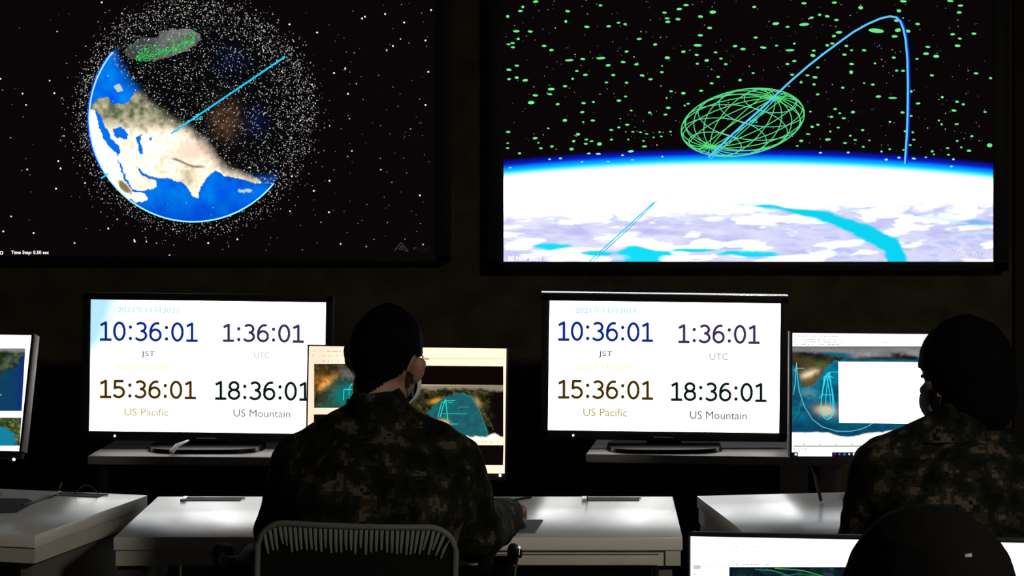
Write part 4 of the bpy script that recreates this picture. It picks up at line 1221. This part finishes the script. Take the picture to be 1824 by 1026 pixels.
    # hair
    if hair_kind == 'short':
        mb = MB().ell((0, -.013, .022), (.0715, .0985, .0925), None, 64, 48)
        mb.ell((0, -.037, -.062), (.042, .046, .050), None, 40, 30)  # extra hair low on the nape, standing in for the shade there
        def keep(p):
            if p.y > .045: return p.z > .060
            if p.y > .004: return p.z > .012
            if p.y > -.02: return p.z > -.004
            return p.z > max(-.100, -.004 + (p.y + .02) * 1.15)
    elif hair_kind == 'long':
        mb = MB().ell((0, -.014, .016), (.088, .108, .104), None, 64, 48)
        mb.ell((0, -.050, -.045), (.075, .064, .080), None, 48, 36)
        def keep(p):
            if p.y > .035: return p.z > .022
            if p.y > .012: return p.z > -.01
            return True
    else:
        mb = MB().ell((0, -.013, .018), (.090, .108, .106), None, 64, 48)
        for vv in mb.bm.verts:
            vv.co.x *= 1 + .10 * max(0, (vv.co.z - .02) / .1)
        def keep(p):
            if p.y > .035: return p.z > .055
            if p.y > .012: return p.z > -.01
            return p.z > -.085
    rem = [vv for vv in mb.bm.verts if not keep(vv.co)]
    bmesh.ops.delete(mb.bm, geom=rem, context='VERTS')
    q = random.Random(5)
    for vv in mb.bm.verts:
        f = noise.noise(vv.co * 55) * .0022 + noise.noise(vv.co * 20) * .0018
        vv.co += vv.co.normalized() * f
    hr = mb.build('hair', M_HAIR, t, Hm)
    so = hr.modifiers.new('thickness', 'SOLIDIFY'); so.thickness = .005; so.offset = -1
    if hair_kind == 'cap':
        TM = Hm @ Matrix.Translation((.027, -.0965, .079)) @ Matrix.Rotation(R(-32), 4, 'X') @ Matrix.Rotation(R(-8), 4, 'Y')
        MB().box(-.0035, .0035, -.0015, .004, -.0020, .0020, .0004).build("hair_clip", M_GREYPL, t, TM)['label'] = 'small pale clip on the back of the head'
    if mask:
        mb = MB().ell((0, .026, -.052), (.068, .092, .058), None, 48, 36)
        rem = [vv for vv in mb.bm.verts if vv.co.y < .030 or vv.co.z < -.104 or vv.co.z > -.008 - .2 * abs(vv.co.x) * 1.2]
        bmesh.ops.delete(mb.bm, geom=rem, context='VERTS')
        mk = mb.build('face_mask', mask, t, Hm)
        so = mk.modifiers.new('thickness', 'SOLIDIFY'); so.thickness = .0025
        mb = MB()
        for sx in (-1, 1):
            mb = MB()
            mb.tube([(.060 * sx, .034, -.030), (.074 * sx, .012, -.006), (.080 * sx, -.012, .016), (.082 * sx, -.026, .004), (.078 * sx, -.018, -.028), (.070 * sx, .004, -.050), (.060 * sx, .034, -.070)], .0014, 6)
            mb.build('ear_loop', mask, mk)
    if glasses:
        mb = MB()
        for sx in (-1, 1):
            mb.tube([(.050 * sx, .079, .010), (.068 * sx, .06, .012), (.076 * sx, .0, .014), (.078 * sx, -.018, .004)], .0018, 6)
            mb.tube([(.029 * sx + .020 * math.cos(a), .096 - .35 * abs(.029 + .020 * math.cos(a) * sx), .004 + .015 * math.sin(a)) for a in np.linspace(0, 2 * math.pi, 20, endpoint=False)], .0016, 6, closed=True)
        mb.tube([(-.008, .096, .006), (.008, .096, .006)], .0016, 6)
        mb.build('glasses', M_SILVER, t, Hm)
    for sx in (-1, 1):
        MB().ell((.030 * sx, .0845, .004), (.010, .004, .005)).build('eye', M_EYE, body, Hm)
    return t

def head_matrix(c, yaw, roll, pitch):
    return Matrix.Translation(c) @ Matrix.Rotation(R(yaw), 4, 'Z') @ Matrix.Rotation(R(roll), 4, 'Y') @ Matrix.Rotation(R(pitch), 4, 'X')

def joints(X, Y, n, over):
    J = dict(neck=(X, Y + .13, 1.045), chest=(X, Y + .07, .85), hips=(X, Y, .565),
             shL=(X - .150, Y + .13, .945), shR=(X + .150, Y + .13, .945),
             elL=(X - .200, Y + .16, .800), elR=(X + .198, Y + .16, .800),
             wrL=(X - .13, Y + .56, .765), wrR=(X + .20, Y + .56, .765),
             knL=(X - .13, Y + .43, .545), knR=(X + .13, Y + .43, .545),
             anL=(X - .13, Y + .40, .10), anR=(X + .13, Y + .40, .10))
    J.update(over)
    return J

XA = -.425
person('man in camouflage at the middle desk, short black hair, mask and glasses, seen from behind', XA, 5.06,
       joints(XA, 5.06, 0, dict(neck=(-.420, 5.185, 1.045), elR=(XA + .200, 5.20, .800), wrR=(-.172, 5.635, .764), hdR=(.10, 1, -.06), hdL=(.2, 1, -.06))),
       head_matrix((-.408, 5.215, 1.167), -22, 9, -6), 'short', M_MASK, True, M_CAMO)
XB = .785
person('person in camouflage at the right desk, full dark hair, face turned left', XB, 4.90,
       joints(XB, 4.90, 0, dict(neck=(.760, 5.02, 1.035), shL=(XB - .165, 5.02, .955), elL=(XB - .205, 5.04, .78), wrL=(.64, 5.50, .768), wrR=(.95, 5.55, .768))),
       head_matrix((.785, 5.06, 1.150), 35, -3, -8), 'long', M_DARKMASK, False, M_CAMO, .0075)
XC = .353
person('nearest person with dark hair, only the back of the head showing at the lower right', XC, 2.38,
       joints(XC, 2.38, 0, dict(wrL=(XC - .12, 2.95, .768), wrR=(XC + .14, 2.95, .768))),
       head_matrix((.357, 2.53, 1.166), 0, 0, -6), 'cap', None, False, M_DARKCLOTH, .008)
